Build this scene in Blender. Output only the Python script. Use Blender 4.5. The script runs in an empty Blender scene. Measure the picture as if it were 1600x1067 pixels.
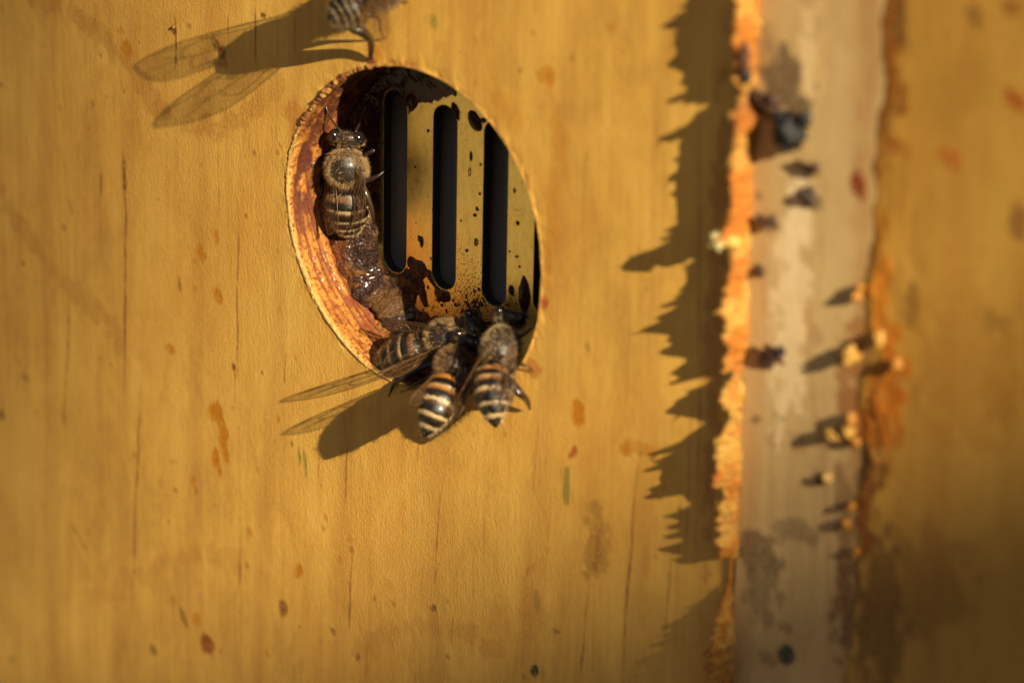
import bpy, math, random
import numpy as np
from mathutils import Vector, Matrix

random.seed(7); rng = np.random.default_rng(7)
S = 0.001                                   # everything below is measured in millimetres
sc = bpy.context.scene
COL = sc.collection

# ------------------------------------------------------------------ camera
CR = Vector((0.7538281, 0.65683831, 0.01751058)).normalized()
CF = Vector((-0.60259361, 0.70170702, -0.38011603)); CF = (CF - CR * CF.dot(CR)).normalized()
CU = CR.cross(CF)
CP = Vector((230.15, -253.18, 129.72)); FPX = 6000.0
cam = bpy.data.objects.new('camera', bpy.data.cameras.new('camera')); COL.objects.link(cam)
m = Matrix.Identity(4)
for i in range(3):
    m[i][0] = CR[i]; m[i][1] = CU[i]; m[i][2] = -CF[i]; m[i][3] = CP[i] * S
cam.matrix_world = m
cd = cam.data; cd.sensor_width = 36; cd.lens = FPX / 1600 * 36
cd.clip_start = 0.01; cd.clip_end = 50
cd.dof.use_dof = True; cd.dof.focus_distance = 0.3775; cd.dof.aperture_fstop = 20.0; cd.dof.aperture_blades = 0
sc.camera = cam

def at(px, py, h=0.0):
    """point (mm) seen at photo pixel px,py at height h in front of the board face"""
    d = CF + CR * ((px - 800) / FPX) + CU * ((533.5 - py) / FPX)
    t = (-h - CP.y) / d.y
    return CP + d * t

# ------------------------------------------------------------------ light
SUN = Vector((-3.2, 1.0, -1.72)).normalized()          # direction the light travels
to_sun = -SUN
elev = math.asin(to_sun.z); azim = math.atan2(to_sun.x, to_sun.y)
w = bpy.data.worlds.new("World"); sc.world = w; w.use_nodes = True
nt = w.node_tree; bg = nt.nodes['Background']
sky = nt.nodes.new('ShaderNodeTexSky'); sky.sky_type = 'NISHITA'; sky.sun_disc = False
sky.sun_elevation = elev; sky.sun_rotation = azim; sky.dust_density = 3.0
geo = nt.nodes.new('ShaderNodeTexCoord'); sep = nt.nodes.new('ShaderNodeSeparateXYZ')
mr = nt.nodes.new('ShaderNodeMapRange'); mr.inputs[1].default_value = 0.52; mr.inputs[2].default_value = 0.35   # horizon raised: added dark band hides the low sky to deepen shadows
mix = nt.nodes.new('ShaderNodeMix'); mix.data_type = 'RGBA'
nt.links.new(geo.outputs['Generated'], sep.inputs[0]); nt.links.new(sep.outputs[2], mr.inputs[0])
nt.links.new(mr.outputs[0], mix.inputs[0]); nt.links.new(sky.outputs[0], mix.inputs[6])
# dry grass and earth below the horizon, plus an added glow the disc reflects
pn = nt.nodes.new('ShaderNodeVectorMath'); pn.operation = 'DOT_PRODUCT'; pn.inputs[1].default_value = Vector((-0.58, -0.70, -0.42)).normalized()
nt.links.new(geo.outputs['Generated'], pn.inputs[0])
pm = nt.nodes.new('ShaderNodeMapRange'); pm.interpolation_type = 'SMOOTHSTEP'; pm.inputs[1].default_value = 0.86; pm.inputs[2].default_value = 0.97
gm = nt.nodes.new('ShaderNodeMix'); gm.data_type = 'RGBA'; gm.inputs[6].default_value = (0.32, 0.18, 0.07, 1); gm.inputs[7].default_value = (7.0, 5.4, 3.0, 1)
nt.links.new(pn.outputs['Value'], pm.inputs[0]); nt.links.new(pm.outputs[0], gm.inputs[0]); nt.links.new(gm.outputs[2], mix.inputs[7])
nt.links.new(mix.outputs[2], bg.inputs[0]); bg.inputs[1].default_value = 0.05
sun = bpy.data.objects.new('sun', bpy.data.lights.new('sun', 'SUN')); COL.objects.link(sun)
sun.data.energy = 5.0; sun.data.angle = math.radians(0.5); sun.data.color = (1.0, 0.86, 0.60)
sun.rotation_euler = SUN.to_track_quat('-Z', 'Y').to_euler(); sun.location = to_sun * 1.0
sc.view_settings.view_transform = 'Standard'; sc.view_settings.look = 'None'
sc.view_settings.exposure = 0.96; sc.view_settings.gamma = 1; sc.view_settings.use_curve_mapping = False

# an added, unseen bar three metres away towards the sun softens the light over the lower right of the board
dist = 3000.0
e0 = at(1750, 590, 0) + to_sun * dist; e1 = at(-200, 1270, 0) + to_sun * dist
def far_beam(name, e0, e1, side, wide, label):
    ex = (e1 - e0).normalized(); en = ex.cross(to_sun).normalized()
    if en.dot(side) < 0: en = -en
    rv = [(e0 + ex * a_ + en * b_ + to_sun * c_) * S for a_ in (-400.0, (e1 - e0).length + 400.0) for b_ in (0.0, wide) for c_ in (0.0, 22.0)]
    rm = bpy.data.meshes.new(name); rm.from_pydata([tuple(v) for v in rv], [], [(0, 1, 3, 2), (4, 6, 7, 5), (0, 4, 5, 1), (2, 3, 7, 6), (0, 2, 6, 4), (1, 5, 7, 3)]); rm.update()
    o = bpy.data.objects.new(name, rm); COL.objects.link(o); o['label'] = label; o['category'] = name.replace('_', ' ')
    return o
shade_bar = far_beam('added_shade_bar', e0, e1, Vector((0, 0, -1)), 90.0, 'added unseen bar beyond the frame, softly shading the lower right of the boards')
f0 = at(150, -300, 0) + to_sun * dist; f1 = at(-20, 1400, 0) + to_sun * dist  # second added bar, out of view, dims the left edge
side_shade_bar = far_beam('added_side_shade_bar', f0, f1, Vector((-1, 0, 0)), 70.0, 'upright added bar beyond the frame, softly shading the left edge of the board')

# ------------------------------------------------------------------ numpy noise
def _h(ix, iy, iz, seed):
    n = (ix.astype(np.int64) * 374761393 + iy.astype(np.int64) * 668265263 + iz.astype(np.int64) * 2147483647 + seed * 1274126177) & 0xffffffff
    n = ((n ^ (n >> 13)) * 1274126177) & 0xffffffff
    n = ((n ^ (n >> 15)) * 2246822519) & 0xffffffff
    return ((n ^ (n >> 16)) & 0xffff) / 65535.0
def noise(x, y, z=0.0, seed=0):
    x, y, z = np.broadcast_arrays(np.asarray(x, float), np.asarray(y, float), np.asarray(z, float))
    ix, iy, iz = np.floor(x), np.floor(y), np.floor(z)
    fx, fy, fz = x - ix, y - iy, z - iz
    fx = fx * fx * (3 - 2 * fx); fy = fy * fy * (3 - 2 * fy); fz = fz * fz * (3 - 2 * fz)
    o = 0
    for a in (0, 1):
        for b in (0, 1):
            for c in (0, 1):
                o = o + _h(ix + a, iy + b, iz + c, seed) * (fx if a else 1 - fx) * (fy if b else 1 - fy) * (fz if c else 1 - fz)
    return o * 2 - 1
def fbm(x, y, z=0.0, seed=0, oc=4):
    o = 0; a = 1.0; t = 0
    for k in range(oc):
        f = 2.0 ** k
        o = o + a * noise(np.asarray(x) * f, np.asarray(y) * f, np.asarray(z) * f, seed + k * 17); t += a; a *= 0.5
    return o / t
def sstep(a, b, x):
    t = np.clip((x - a) / (b - a), 0, 1); return t * t * (3 - 2 * t)

# ------------------------------------------------------------------ mesh helpers
def mesh_obj(name, V, F, mats, parent=None, smooth=True, col=None, midx=None, origin=(0, 0, 0)):
    V = np.asarray(V, float).reshape(-1, 3) - np.asarray(origin, float)
    me = bpy.data.meshes.new(name)
    if isinstance(F, np.ndarray):
        nf, k = F.shape
        me.vertices.add(len(V)); me.vertices.foreach_set('co', (V * S).ravel())
        me.loops.add(nf * k); me.loops.foreach_set('vertex_index', F.ravel().astype(np.int32))
        me.polygons.add(nf); me.polygons.foreach_set('loop_start', (np.arange(nf) * k).astype(np.int32))
        me.polygons.foreach_set('loop_total', np.full(nf, k, np.int32))
        me.update(calc_edges=True)
    else:
        me.from_pydata((V * S).tolist(), [], F)
    if smooth: me.polygons.foreach_set('use_smooth', np.ones(len(me.polygons), bool))
    if not isinstance(mats, (list, tuple)): mats = [mats]
    for mt in mats: me.materials.append(mt)
    if midx is not None: me.polygons.foreach_set('material_index', np.asarray(midx, np.int32))
    if col is not None:
        a = me.color_attributes.new('paint', 'FLOAT_COLOR', 'POINT')
        c = np.asarray(col, np.float32).reshape(len(V), -1)
        if c.shape[1] == 3: c = np.hstack([c, np.ones((len(V), 1), np.float32)])
        a.data.foreach_set('color', c.ravel().astype(np.float32))
    me.update()
    o = bpy.data.objects.new(name, me); COL.objects.link(o)
    if parent is not None:
        o.parent = parent; o.location = (Vector(origin) * S) - Vector(parent.location) if parent.parent is None else (0, 0, 0)
    else: o.location = Vector(origin) * S
    return o
def tag(o, label=None, cat=None, group=None, kind=None):
    if label: o['label'] = label
    if cat: o['category'] = cat
    if group: o['group'] = group
    if kind: o['kind'] = kind
    return o
def empty(name, p):
    o = bpy.data.objects.new(name, None); COL.objects.link(o); o.location = Vector(p) * S
    o.empty_display_size = 0.002; return o
def grid_faces(nu, nv, cu=False, cv=False):
    a = np.arange(nu if cu else nu - 1); b = np.arange(nv if cv else nv - 1)
    A, B = np.meshgrid(a, b, indexing='ij'); A2 = (A + 1) % nu; B2 = (B + 1) % nv
    return np.stack([A * nv + B, A2 * nv + B, A2 * nv + B2, A * nv + B2], -1).reshape(-1, 4)
class MB:
    """collects quads/triangles with colours and material slots"""
    def __init__(s): s.V = []; s.F = []; s.C = []; s.M = []; s.n = 0
    def add(s, V, F, col=(1, 1, 1), mi=0):
        V = np.asarray(V, float).reshape(-1, 3); F = np.asarray(F)
        if F.shape[1] == 3: F = np.hstack([F, F[:, 2:3]])
        c = np.asarray(col, float)
        if c.ndim == 1: c = np.tile(c[:3], (len(V), 1))
        s.V.append(V); s.F.append(F + s.n); s.C.append(c[:, :3]); s.M += [mi] * len(F); s.n += len(V)
    def tube(s, pts, rad, col=(1, 1, 1), mi=0, n=8, flat=1.0, up=None):
        P = [Vector(p) for p in pts]; k = len(P)
        if np.isscalar(rad): rad = [rad] * k
        V = []; ref = Vector(up) if up is not None else Vector((0.3, 0.2, 1)).normalized()
        for i in range(k):
            t = (P[min(i + 1, k - 1)] - P[max(i - 1, 0)])
            if t.length < 1e-9: t = Vector((0, 0, 1))
            t.normalize(); a = t.cross(ref)
            if a.length < 1e-3: a = t.cross(Vector((1, 0, 0)))
            a.normalize(); b = a.cross(t).normalized()
            for j in range(n):
                q = 2 * math.pi * j / n
                V.append(P[i] + a * (math.cos(q) * rad[i]) + b * (math.sin(q) * rad[i] * flat))
        V.append(P[0]); V.append(P[-1])
        F = grid_faces(k, n, False, True).tolist()
        for j in range(n):
            F.append([k * n, (j + 1) % n, j, j]); F.append([k * n + 1, (k - 1) * n + j, (k - 1) * n + (j + 1) % n, (k - 1) * n + (j + 1) % n])
        s.add(np.array([list(v) for v in V]), np.array(F), col, mi)
    def blob(s, c, r, amp=0.0, fr=1.0, seed=0, col=(1, 1, 1), mi=0, nu=20, nv=28, rot=None):
        th = np.linspace(0.02, math.pi - 0.02, nu); ph = np.linspace(0, 2 * math.pi, nv, endpoint=False)
        T, P = np.meshgrid(th, ph, indexing='ij')
        D = np.stack([np.sin(T) * np.cos(P), np.sin(T) * np.sin(P), np.cos(T)], -1).reshape(-1, 3)
        k = 1 + amp * fbm(D[:, 0] * fr * 2 + seed, D[:, 1] * fr * 2, D[:, 2] * fr * 2, seed)
        V = D * k[:, None] * np.asarray(r, float)
        if rot is not None: V = V @ np.array(rot).T
        s.add(V + np.asarray(c, float), grid_faces(nu, nv, False, True), col, mi)
    def build(s, name, mats, parent=None, origin=(0, 0, 0), smooth=True):
        V = np.vstack(s.V); F = np.vstack(s.F); C = np.vstack(s.C)
        tri = F[:, 2] == F[:, 3]
        fl = [f[:3] if t else f for f, t in zip(F.tolist(), tri)]
        return mesh_obj(name, V, fl, mats, parent, smooth, C, s.M, origin)

# ------------------------------------------------------------------ materials
def srgb(r, g, b):
    f = lambda c: (c / 255) / 12.92 if c / 255 <= 0.04045 else ((c / 255 + 0.055) / 1.055) ** 2.4
    return (f(r), f(g), f(b))
class Mat:
    def __init__(s, name):
        s.m = bpy.data.materials.new(name); s.m.use_nodes = True; s.t = s.m.node_tree
        s.p = s.t.nodes['Principled BSDF']
        tc = s.t.nodes.new('ShaderNodeTexCoord'); mp = s.t.nodes.new('ShaderNodeVectorMath'); mp.operation = 'SCALE'
        mp.inputs['Scale'].default_value = 1000.0
        s.l(tc.outputs['Object'], mp.inputs[0]); s.co = mp.outputs[0]
    def l(s, a, b): s.t.links.new(a, b)
    def n(s, k): return s.t.nodes.new(k)
    def vec(s, sx, sy, sz, src=None, rot=None):
        q = s.n('ShaderNodeMapping'); q.inputs['Scale'].default_value = (sx, sy, sz)
        if rot: q.inputs['Rotation'].default_value = rot
        s.l(src or s.co, q.inputs[0]); return q.outputs[0]
    def noise(s, v, scale=1.0, det=4, rough=0.55, dist=0.0):
        q = s.n('ShaderNodeTexNoise'); q.inputs['Scale'].default_value = scale; q.inputs['Detail'].default_value = det
        q.inputs['Roughness'].default_value = rough; q.inputs['Distortion'].default_value = dist
        s.l(v, q.inputs['Vector']); return q.outputs['Fac']
    def ramp(s, f, stops):
        q = s.n('ShaderNodeValToRGB'); e = q.color_ramp.elements
        while len(e) < len(stops): e.new(0.5)
        for a, (p, c) in zip(e, stops): a.position = p; a.color = (*c, 1) if len(c) == 3 else c
        s.l(f, q.inputs[0]); return q.outputs[0]
    def rng(s, f, a, b, c, d):
        q = s.n('ShaderNodeMapRange'); q.inputs[1].default_value = a; q.inputs[2].default_value = b
        q.inputs[3].default_value = c; q.inputs[4].default_value = d; s.l(f, q.inputs[0]); return q.outputs[0]
    def math(s, op, a, b=None):
        q = s.n('ShaderNodeMath'); q.operation = op
        for i, v in enumerate((a, b)):
            if v is None: continue
            if isinstance(v, (int, float)): q.inputs[i].default_value = v
            else: s.l(v, q.inputs[i])
        return q.outputs[0]
    def mix(s, f, a, b, mode='MIX'):
        q = s.n('ShaderNodeMix'); q.data_type = 'RGBA'; q.blend_type = mode
        for i, v in ((0, f), (6, a), (7, b)):
            if isinstance(v, (int, float)): q.inputs[i].default_value = v
            elif isinstance(v, tuple): q.inputs[i].default_value = (*v, 1)
            else: s.l(v, q.inputs[i])
        return q.outputs[2]
    def bump(s, h, dist, strength=1.0, prev=None):
        q = s.n('ShaderNodeBump'); q.inputs['Distance'].default_value = dist * S; q.inputs['Strength'].default_value = strength
        s.l(h, q.inputs['Height'])
        if prev: s.l(prev, q.inputs['Normal'])
        return q.outputs[0]
    def attr(s, name='paint'):
        q = s.n('ShaderNodeAttribute'); q.attribute_name = name; return q
    def set(s, **k):
        for a, v in k.items():
            i = s.p.inputs[a.replace('_', ' ')]
            if isinstance(v, (int, float)): i.default_value = v
            elif isinstance(v, tuple): i.default_value = (*v, 1) if i.type == 'RGBA' and len(v) == 3 else v
            else: s.l(v, i)
        return s.m

def wood_mat(name, c_lo, c_mid, c_hi, bump_k=1.0, rough=0.5, spec=0.4, hue_k=0.3):
    M = Mat(name)
    g1 = M.noise(M.vec(1.6, 1, 0.03, rot=(0, 0.015, 0)), 1.0, 5, 0.6, 0.3)      # long grain
    g2 = M.noise(M.vec(7.0, 1, 0.22, rot=(0, 0.02, 0)), 1.0, 4, 0.6)            # fine fibres
    big = M.noise(M.vec(0.045, 0.045, 0.02), 1.0, 3, 0.5, 1.2)                     # slow tone change
    mot = M.noise(M.vec(1.9, 1.9, 0.8, rot=(0, 0.45, 0)), 1.0, 3, 0.6, 0.6)        # mottling
    blt = M.noise(M.vec(0.22, 0.22, 0.10, rot=(0, 0.3, 0)), 1.0, 5, 0.6, 1.0)
    t = M.math('ADD', M.math('MULTIPLY', g1, 0.20), M.math('MULTIPLY', g2, 0.08))
    t = M.math('ADD', t, M.math('MULTIPLY', big, 0.30)); t = M.math('ADD', t, M.math('MULTIPLY', mot, 0.12)); t = M.math('ADD', t, M.math('MULTIPLY', blt, 0.30))
    base = M.ramp(t, [(0.36, c_lo), (0.5, c_mid), (0.64, c_hi)])
    hue = M.noise(M.vec(0.03, 0.03, 0.022), 1.0, 3, 0.55, 1.5)
    base = M.mix(M.rng(hue, 0.50, 0.68, 0.0, hue_k), base, (0.62, 0.24, 0.03))
    ring = M.n('ShaderNodeTexWave'); ring.wave_type = 'BANDS'; ring.bands_direction = 'X'; ring.inputs['Scale'].default_value = 0.028; ring.inputs['Distortion'].default_value = 9.0; ring.inputs['Detail'].default_value = 3; ring.inputs['Detail Scale'].default_value = 0.4
    M.l(M.vec(1, 1, 0.35), ring.inputs['Vector'])
    base = M.mix(M.rng(ring.outputs['Fac'], 0.84, 1.0, 0.0, 0.22), base, (0.40, 0.15, 0.03))
    a = M.attr(); brk = M.noise(M.vec(3.0, 3.0, 2.2), 1.0, 4, 0.65)
    al = M.math('MULTIPLY', a.outputs['Alpha'], M.rng(brk, 0.3, 0.6, 0.55, 1.2))
    cl = M.n('ShaderNodeClamp'); M.l(al, cl.inputs[0])
    col = M.mix(cl.outputs[0], base, a.outputs['Color'])
    b1 = M.noise(M.vec(3.4, 3.4, 1.9, rot=(0, 0.35, 0)), 1.0, 4, 0.65, 0.3)
    b2 = M.noise(M.vec(9.0, 9.0, 5.5, rot=(0, 0.5, 0)), 1.0, 3, 0.6)
    n1 = M.bump(b1, 0.055 * bump_k); n2 = M.bump(b2, 0.045 * bump_k, prev=n1); n3 = M.bump(g2, 0.016 * bump_k, prev=n2)
    n4 = M.bump(M.math('MULTIPLY', a.outputs['Alpha'], -1), 0.02, prev=n3)
    return M.set(Base_Color=col, Normal=n4, Roughness=M.rng(b1, 0.3, 0.7, rough + 0.08, rough - 0.08), Specular_IOR_Level=spec)

m_wood = wood_mat('varnished_plywood', (0.45, 0.220, 0.042), (0.68, 0.370, 0.068), (0.85, 0.505, 0.108))
m_strip = wood_mat('bare_wood', (0.43, 0.265, 0.105), (0.56, 0.37, 0.155), (0.66, 0.46, 0.215), 0.6, 0.6, 0.3, 0.0)
m_right = wood_mat('dark_varnished_wood', (0.31, 0.150, 0.022), (0.44, 0.230, 0.038), (0.52, 0.29, 0.056), 0.8, 0.5, 0.3, 0.1)

M = Mat('hole_wall_wood'); a = M.attr()
nz = M.noise(M.vec(2.5, 2.5, 2.5), 1.0, 5, 0.7); nf = M.noise(M.vec(9, 9, 9), 1.0, 3, 0.6)
col = M.mix(M.rng(nz, 0.50, 0.60, 0.0, 0.85), a.outputs['Color'], (0.15, 0.022, 0.005))
n1 = M.bump(nz, 0.25); n2 = M.bump(nf, 0.10, prev=n1)
m_wall = M.set(Base_Color=col, Normal=n2, Roughness=M.rng(nz, 0.35, 0.6, 0.75, 0.35), Coat_Weight=0.08, Coat_Roughness=0.15)

M = Mat('rough_wood_fibre'); a = M.attr(); nz = M.noise(M.vec(2.2, 2.2, 1.6), 1.0, 5, 0.7); nf = M.noise(M.vec(8, 8, 8), 1.0, 3, 0.6)
col = M.mix(M.rng(nz, 0.45, 0.7, 0.0, 0.75), a.outputs['Color'], (0.36, 0.075, 0.008))
m_fibre = M.set(Base_Color=col, Normal=M.bump(nf, 0.16, prev=M.bump(nz, 0.35)), Roughness=M.rng(nz, 0.4, 0.6, 0.28, 0.6), Subsurface_Weight=0.35,
                Subsurface_Radius=(1.0, 0.4, 0.1), Subsurface_Scale=0.0012)

M = Mat('propolis'); a = M.attr(); nz = M.noise(M.vec(1.3, 1.3, 1.3), 1.0, 4, 0.6, 0.8); nf = M.noise(M.vec(4.5, 4.5, 4.5), 1.0, 3, 0.55)
col = M.mix(M.rng(nz, 0.42, 0.68, 0.0, 0.5), a.outputs['Color'], (0.05, 0.018, 0.004))
m_prop = M.set(Base_Color=col, Normal=M.bump(nf, 0.26, prev=M.bump(nz, 0.45)), Roughness=M.rng(nf, 0.4, 0.65, 0.12, 0.38),
               Coat_Weight=0.35, Coat_Roughness=0.06, Specular_IOR_Level=0.3)

M = Mat('gilded_metal'); nz = M.noise(M.vec(1.2, 1.2, 0.5), 1.0, 5, 0.65); sp = M.noise(M.vec(5.5, 5.5, 4.0), 1.0, 3, 0.7)
a = M.attr(); fine = M.noise(M.vec(8, 8, 0.7), 1.0, 3, 0.6)
base = M.ramp(nz, [(0.3, (0.68, 0.48, 0.13)), (0.55, (0.92, 0.68, 0.20)), (0.8, (0.97, 0.76, 0.27))])
dn = M.n('ShaderNodeVectorMath'); dn.operation = 'DISTANCE'; M.l(M.co, dn.inputs[0]); _c = at(735, 482, -8.0); dn.inputs[1].default_value = (_c.x, _c.y, _c.z)
clus = M.noise(M.vec(0.35, 0.35, 0.35), 1.0, 2)
thr = M.math('ADD', M.math('ADD', sp, M.rng(dn.outputs['Value'], 1.0, 7.5, 0.15, 0.0)), M.rng(clus, 0.5, 0.7, 0.0, 0.05))
spk = M.rng(thr, 0.63, 0.67, 0.0, 0.92)
col = M.mix(spk, base, (0.06, 0.025, 0.01))
col = M.mix(M.rng(fine, 0.5, 0.75, 0.0, 0.22), col, (0.30, 0.20, 0.05))
m_plate = M.set(Base_Color=col, Metallic=0.75, Roughness=M.rng(nz, 0.3, 0.7, 0.26, 0.36), Normal=M.bump(sp, 0.03, prev=M.bump(nz, 0.03)))
M = Mat('dark_metal_edge'); m_edge = M.set(Base_Color=(0.05, 0.055, 0.055), Metallic=0.6, Roughness=0.35)
M = Mat('dark_backing'); nz = M.noise(M.vec(0.4, 0.4, 0.4), 1.0, 3)
m_back = M.set(Base_Color=M.ramp(nz, [(0.3, (0.28, 0.26, 0.225)), (0.7, (0.32, 0.295, 0.25))]), Roughness=0.7, Specular_IOR_Level=0.2)

def vc_mat(name, rough=0.4, bump=0.05, sc_=5.0, var=0.35, spec=0.5, coat=0.0, sss=0.0):
    M = Mat(name); a = M.attr(); nz = M.noise(M.vec(sc_, sc_, sc_), 1.0, 4, 0.6)
    col = M.mix(M.rng(nz, 0.35, 0.75, 0.0, var), a.outputs['Color'], (0.01, 0.006, 0.003))
    return M.set(Base_Color=col, Normal=M.bump(nz, bump), Roughness=rough, Specular_IOR_Level=spec, Coat_Weight=coat,
                 Coat_Roughness=0.1, Subsurface_Weight=sss, Subsurface_Scale=0.001)
m_bee = vc_mat('bee_shell', 0.34, 0.04, 9.0, 0.3, 0.5, 0.25)
m_leg = vc_mat('bee_leg', 0.22, 0.02, 8.0, 0.2, 0.6, 0.4)
m_eye = vc_mat('bee_eye', 0.12, 0.004, 30.0, 0.0, 0.6, 0.6)
m_hair = vc_mat('bee_hair', 0.55, 0.0, 3.0, 0.0, 0.4)
m_crumb = vc_mat('crumb', 0.45, 0.2, 3.0, 0.3, 0.4, 0.2, 0.2)
M = Mat('wing_membrane'); nz = M.noise(M.vec(1.1, 1.1, 1.1), 1.0, 3); rp = M.noise(M.vec(2.2, 2.2, 2.2), 1.0, 2)
m_wing = M.set(Base_Color=(0.055, 0.028, 0.010), Alpha=M.rng(nz, 0.3, 0.7, 0.34, 0.52), Roughness=0.2, Specular_IOR_Level=0.6, Normal=M.bump(rp, 0.25), Coat_Weight=0.0, Coat_Roughness=0.12)
m_vein = vc_mat('wing_vein', 0.35, 0.0, 3.0, 0.0)

shade_bar.data.materials.append(m_right); side_shade_bar.data.materials.append(m_right)
# ------------------------------------------------------------------ painted marks (stains, cracks, highlight streaks) on the boards
LIN = lambda c: np.array(srgb(*c))
OR = LIN((190, 116, 4)); DK = LIN((92, 36, 14)); RD = LIN((160, 46, 18)); GR = LIN((96, 112, 48)); TL = LIN((20, 52, 50)); YL = LIN((205, 150, 30))
def paint(X, Z, marks, lines, h=0.0, seed=3):
    C = np.zeros(X.shape + (3,)); A = np.zeros(X.shape)
    wob = fbm(X * 0.9, Z * 0.7, 0, seed, 4)
    for (px, py, rx, ry, c, al, *ang) in marks:
        p = at(px, py, h); ax = math.radians(ang[0]) if ang else 0.0
        dx = X - p.x; dz = Z - p.z
        u = dx * math.cos(ax) + dz * math.sin(ax); v = -dx * math.sin(ax) + dz * math.cos(ax)
        q = np.sqrt((u / (rx / 12.0)) ** 2 + (v / (ry / 14.7)) ** 2) + wob * 0.95
        k = al * sstep(1.15, 0.65, q)
        up = k > A; C[up] = c; A = np.maximum(A, k)
    for (pts, wd, c, al) in lines:
        P = [at(x, y, h) for x, y in pts]
        zs = np.array([p.z for p in P]); xs = np.array([p.x for p in P]); o = np.argsort(zs); zs = zs[o]; xs = xs[o]
        xc = np.interp(Z, zs, xs) + 0.22 * noise(Z * 0.25, 0.5, 0, seed + 5)
        L = zs[-1] - zs[0]; e = sstep(zs[0] - 0.02, zs[0] + 0.25 * L, Z) * sstep(zs[-1] + 0.02, zs[-1] - 0.25 * L, Z)
        ww = 1.5 * wd * (0.35 + 0.65 * e) * (0.75 + 0.5 * noise(Z * 0.8, xs[0], 0, 9))
        k = al * (0.3 + 0.7 * e) * (e > 0) * sstep(1.3, 0.4, np.abs(X - xc) / np.maximum(ww, 0.05)) * (0.75 + 0.25 * noise(Z * 1.3, xs[0], 0, 4))
        up = k > A; C[up] = c; A = np.maximum(A, k)
    return C, A

marksA = [(338, 648, 11, 17, OR, .95), (347, 682, 10, 24, OR, .9), (336, 718, 10, 22, OR, .95), (300, 752, 10, 19, OR, .85), (306, 764, 3, 12, DK, .6),
 (212, 712, 8, 8, OR, .8), (268, 545, 9, 10, OR, .8, 30), (340, 462, 8, 15, OR, .8, 35), (316, 397, 10, 11, OR, .8), (305, 408, 4, 4, OR, .5),
 (195, 76, 11, 13, OR, .8), (190, 48, 6, 6, OR, .45), (855, 120, 16, 12, OR, .55), (858, 124, 7, 6, LIN((190, 110, 20)), .8), (905, 650, 10, 21, OR, .95), (905, 655, 4, 10, DK, .7),
 (893, 710, 5, 12, RD, .7, -30), (976, 702, 8, 9, OR, .85), (1004, 700, 24, 8, OR, .5), (1001, 702, 3, 8, DK, .5), (467, 888, 7, 11, OR, .9), (443, 948, 9, 14, LIN((130, 70, 25)), .8),
 (322, 1010, 12, 19, LIN((140, 66, 18)), .9), (306, 968, 8, 12, OR, .7), (287, 965, 4, 16, DK, .55, 30), (240, 1015, 7, 9, LIN((110, 72, 25)), .7), (678, 950, 6, 6, DK, .7, 30),
 (960, 42, 6, 7, OR, .6), (850, 470, 7, 9, RD, .75), (435, 656, 4, 9, OR, .7), (390, 830, 5, 6, OR, .6), (386, 882, 3, 6, DK, .6), (2, 648, 8, 10, DK, .7),
 (40, 590, 8, 8, LIN((120, 90, 25)), .5), (510, 808, 4, 6, OR, .6), (506, 824, 3, 4, OR, .6), (548, 840, 6, 8, OR, .6), (610, 915, 8, 9, YL, .5, 20), (365, 573, 3, 4, DK, .9),
 (410, 583, 2, 3, DK, .6), (363, 636, 2, 3, DK, .5), (678, 33, 5, 12, GR, .5), (468, 716, 3, 16, GR, .75), (477, 724, 3, 18, GR, .7, 8), (886, 755, 4, 26, GR, .6), (839, 940, 5, 14, GR, .35),
 (836, 1045, 7, 11, TL, .95), (825, 893, 3, 18, RD, .5, -14), (832, 890, 2, 12, RD, .4, -14), (930, 850, 17, 62, LIN((125, 75, 28)), .42, -4), (933, 858, 5, 40, LIN((110, 55, 20)), .55, -4), (1010, 870, 6, 34, RD, .2),
 (130, 850, 5, 34, DK, .4, 38), (345, 78, 10, 17, LIN((105, 48, 20)), .8), (340, 98, 17, 7, LIN((105, 48, 20)), .4), (412, 25, 4, 4, DK, .8), (272, 47, 4, 5, DK, .85), (158, 85, 4, 5, DK, .5),
 (250, 160, 9, 10, DK, .3), (318, 140, 6, 6, OR, .35), (382, 296, 3, 3, DK, .6), (140, 200, 3, 4, RD, .4), (110, 322, 4, 14, RD, .35, 8), (100, 355, 4, 6, DK, .35), (37, 412, 3, 3, DK, .5),
 (338, 372, 3, 12, OR, .7), (305, 450, 3, 4, DK, .3), (870, 985, 6, 4, DK, .4), (560, 1027, 5, 10, LIN((125, 60, 20)), .6, -20), (520, 985, 5, 5, DK, .5), (700, 1025, 4, 4, DK, .4), (18, 1030, 6, 6, DK, .3),
 (270, 938, 5, 9, RD, .3, -15), (275, 766, 6, 5, DK, .45), (272, 722, 7, 4, OR, .5), (335, 845, 5, 5, OR, .4), (578, 97, 6, 16, LIN((110, 40, 18)), .9), (583, 80, 12, 14, OR, .5), (470, 190, 22, 26, RD, .3), (480, 440, 12, 30, OR, .3),
 (520, 500, 16, 26, OR, .35, 40), (500, 350, 8, 60, OR, .2), (612, 97, 8, 5, RD, .75), (640, 102, 10, 4, RD, .5), (860, 350, 10, 120, OR, .32), (870, 210, 14, 50, OR, .3, 20), (790, 170, 16, 30, OR, .3, 40), (832, 575, 12, 10, RD, .5), (560, 640, 30, 20, OR, .15),
 (1060, 560, 30, 120, OR, .15), (1120, 480, 14, 300, LIN((150, 70, 15)), .45)]
ARC = LIN((150, 84, 30))
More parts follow.
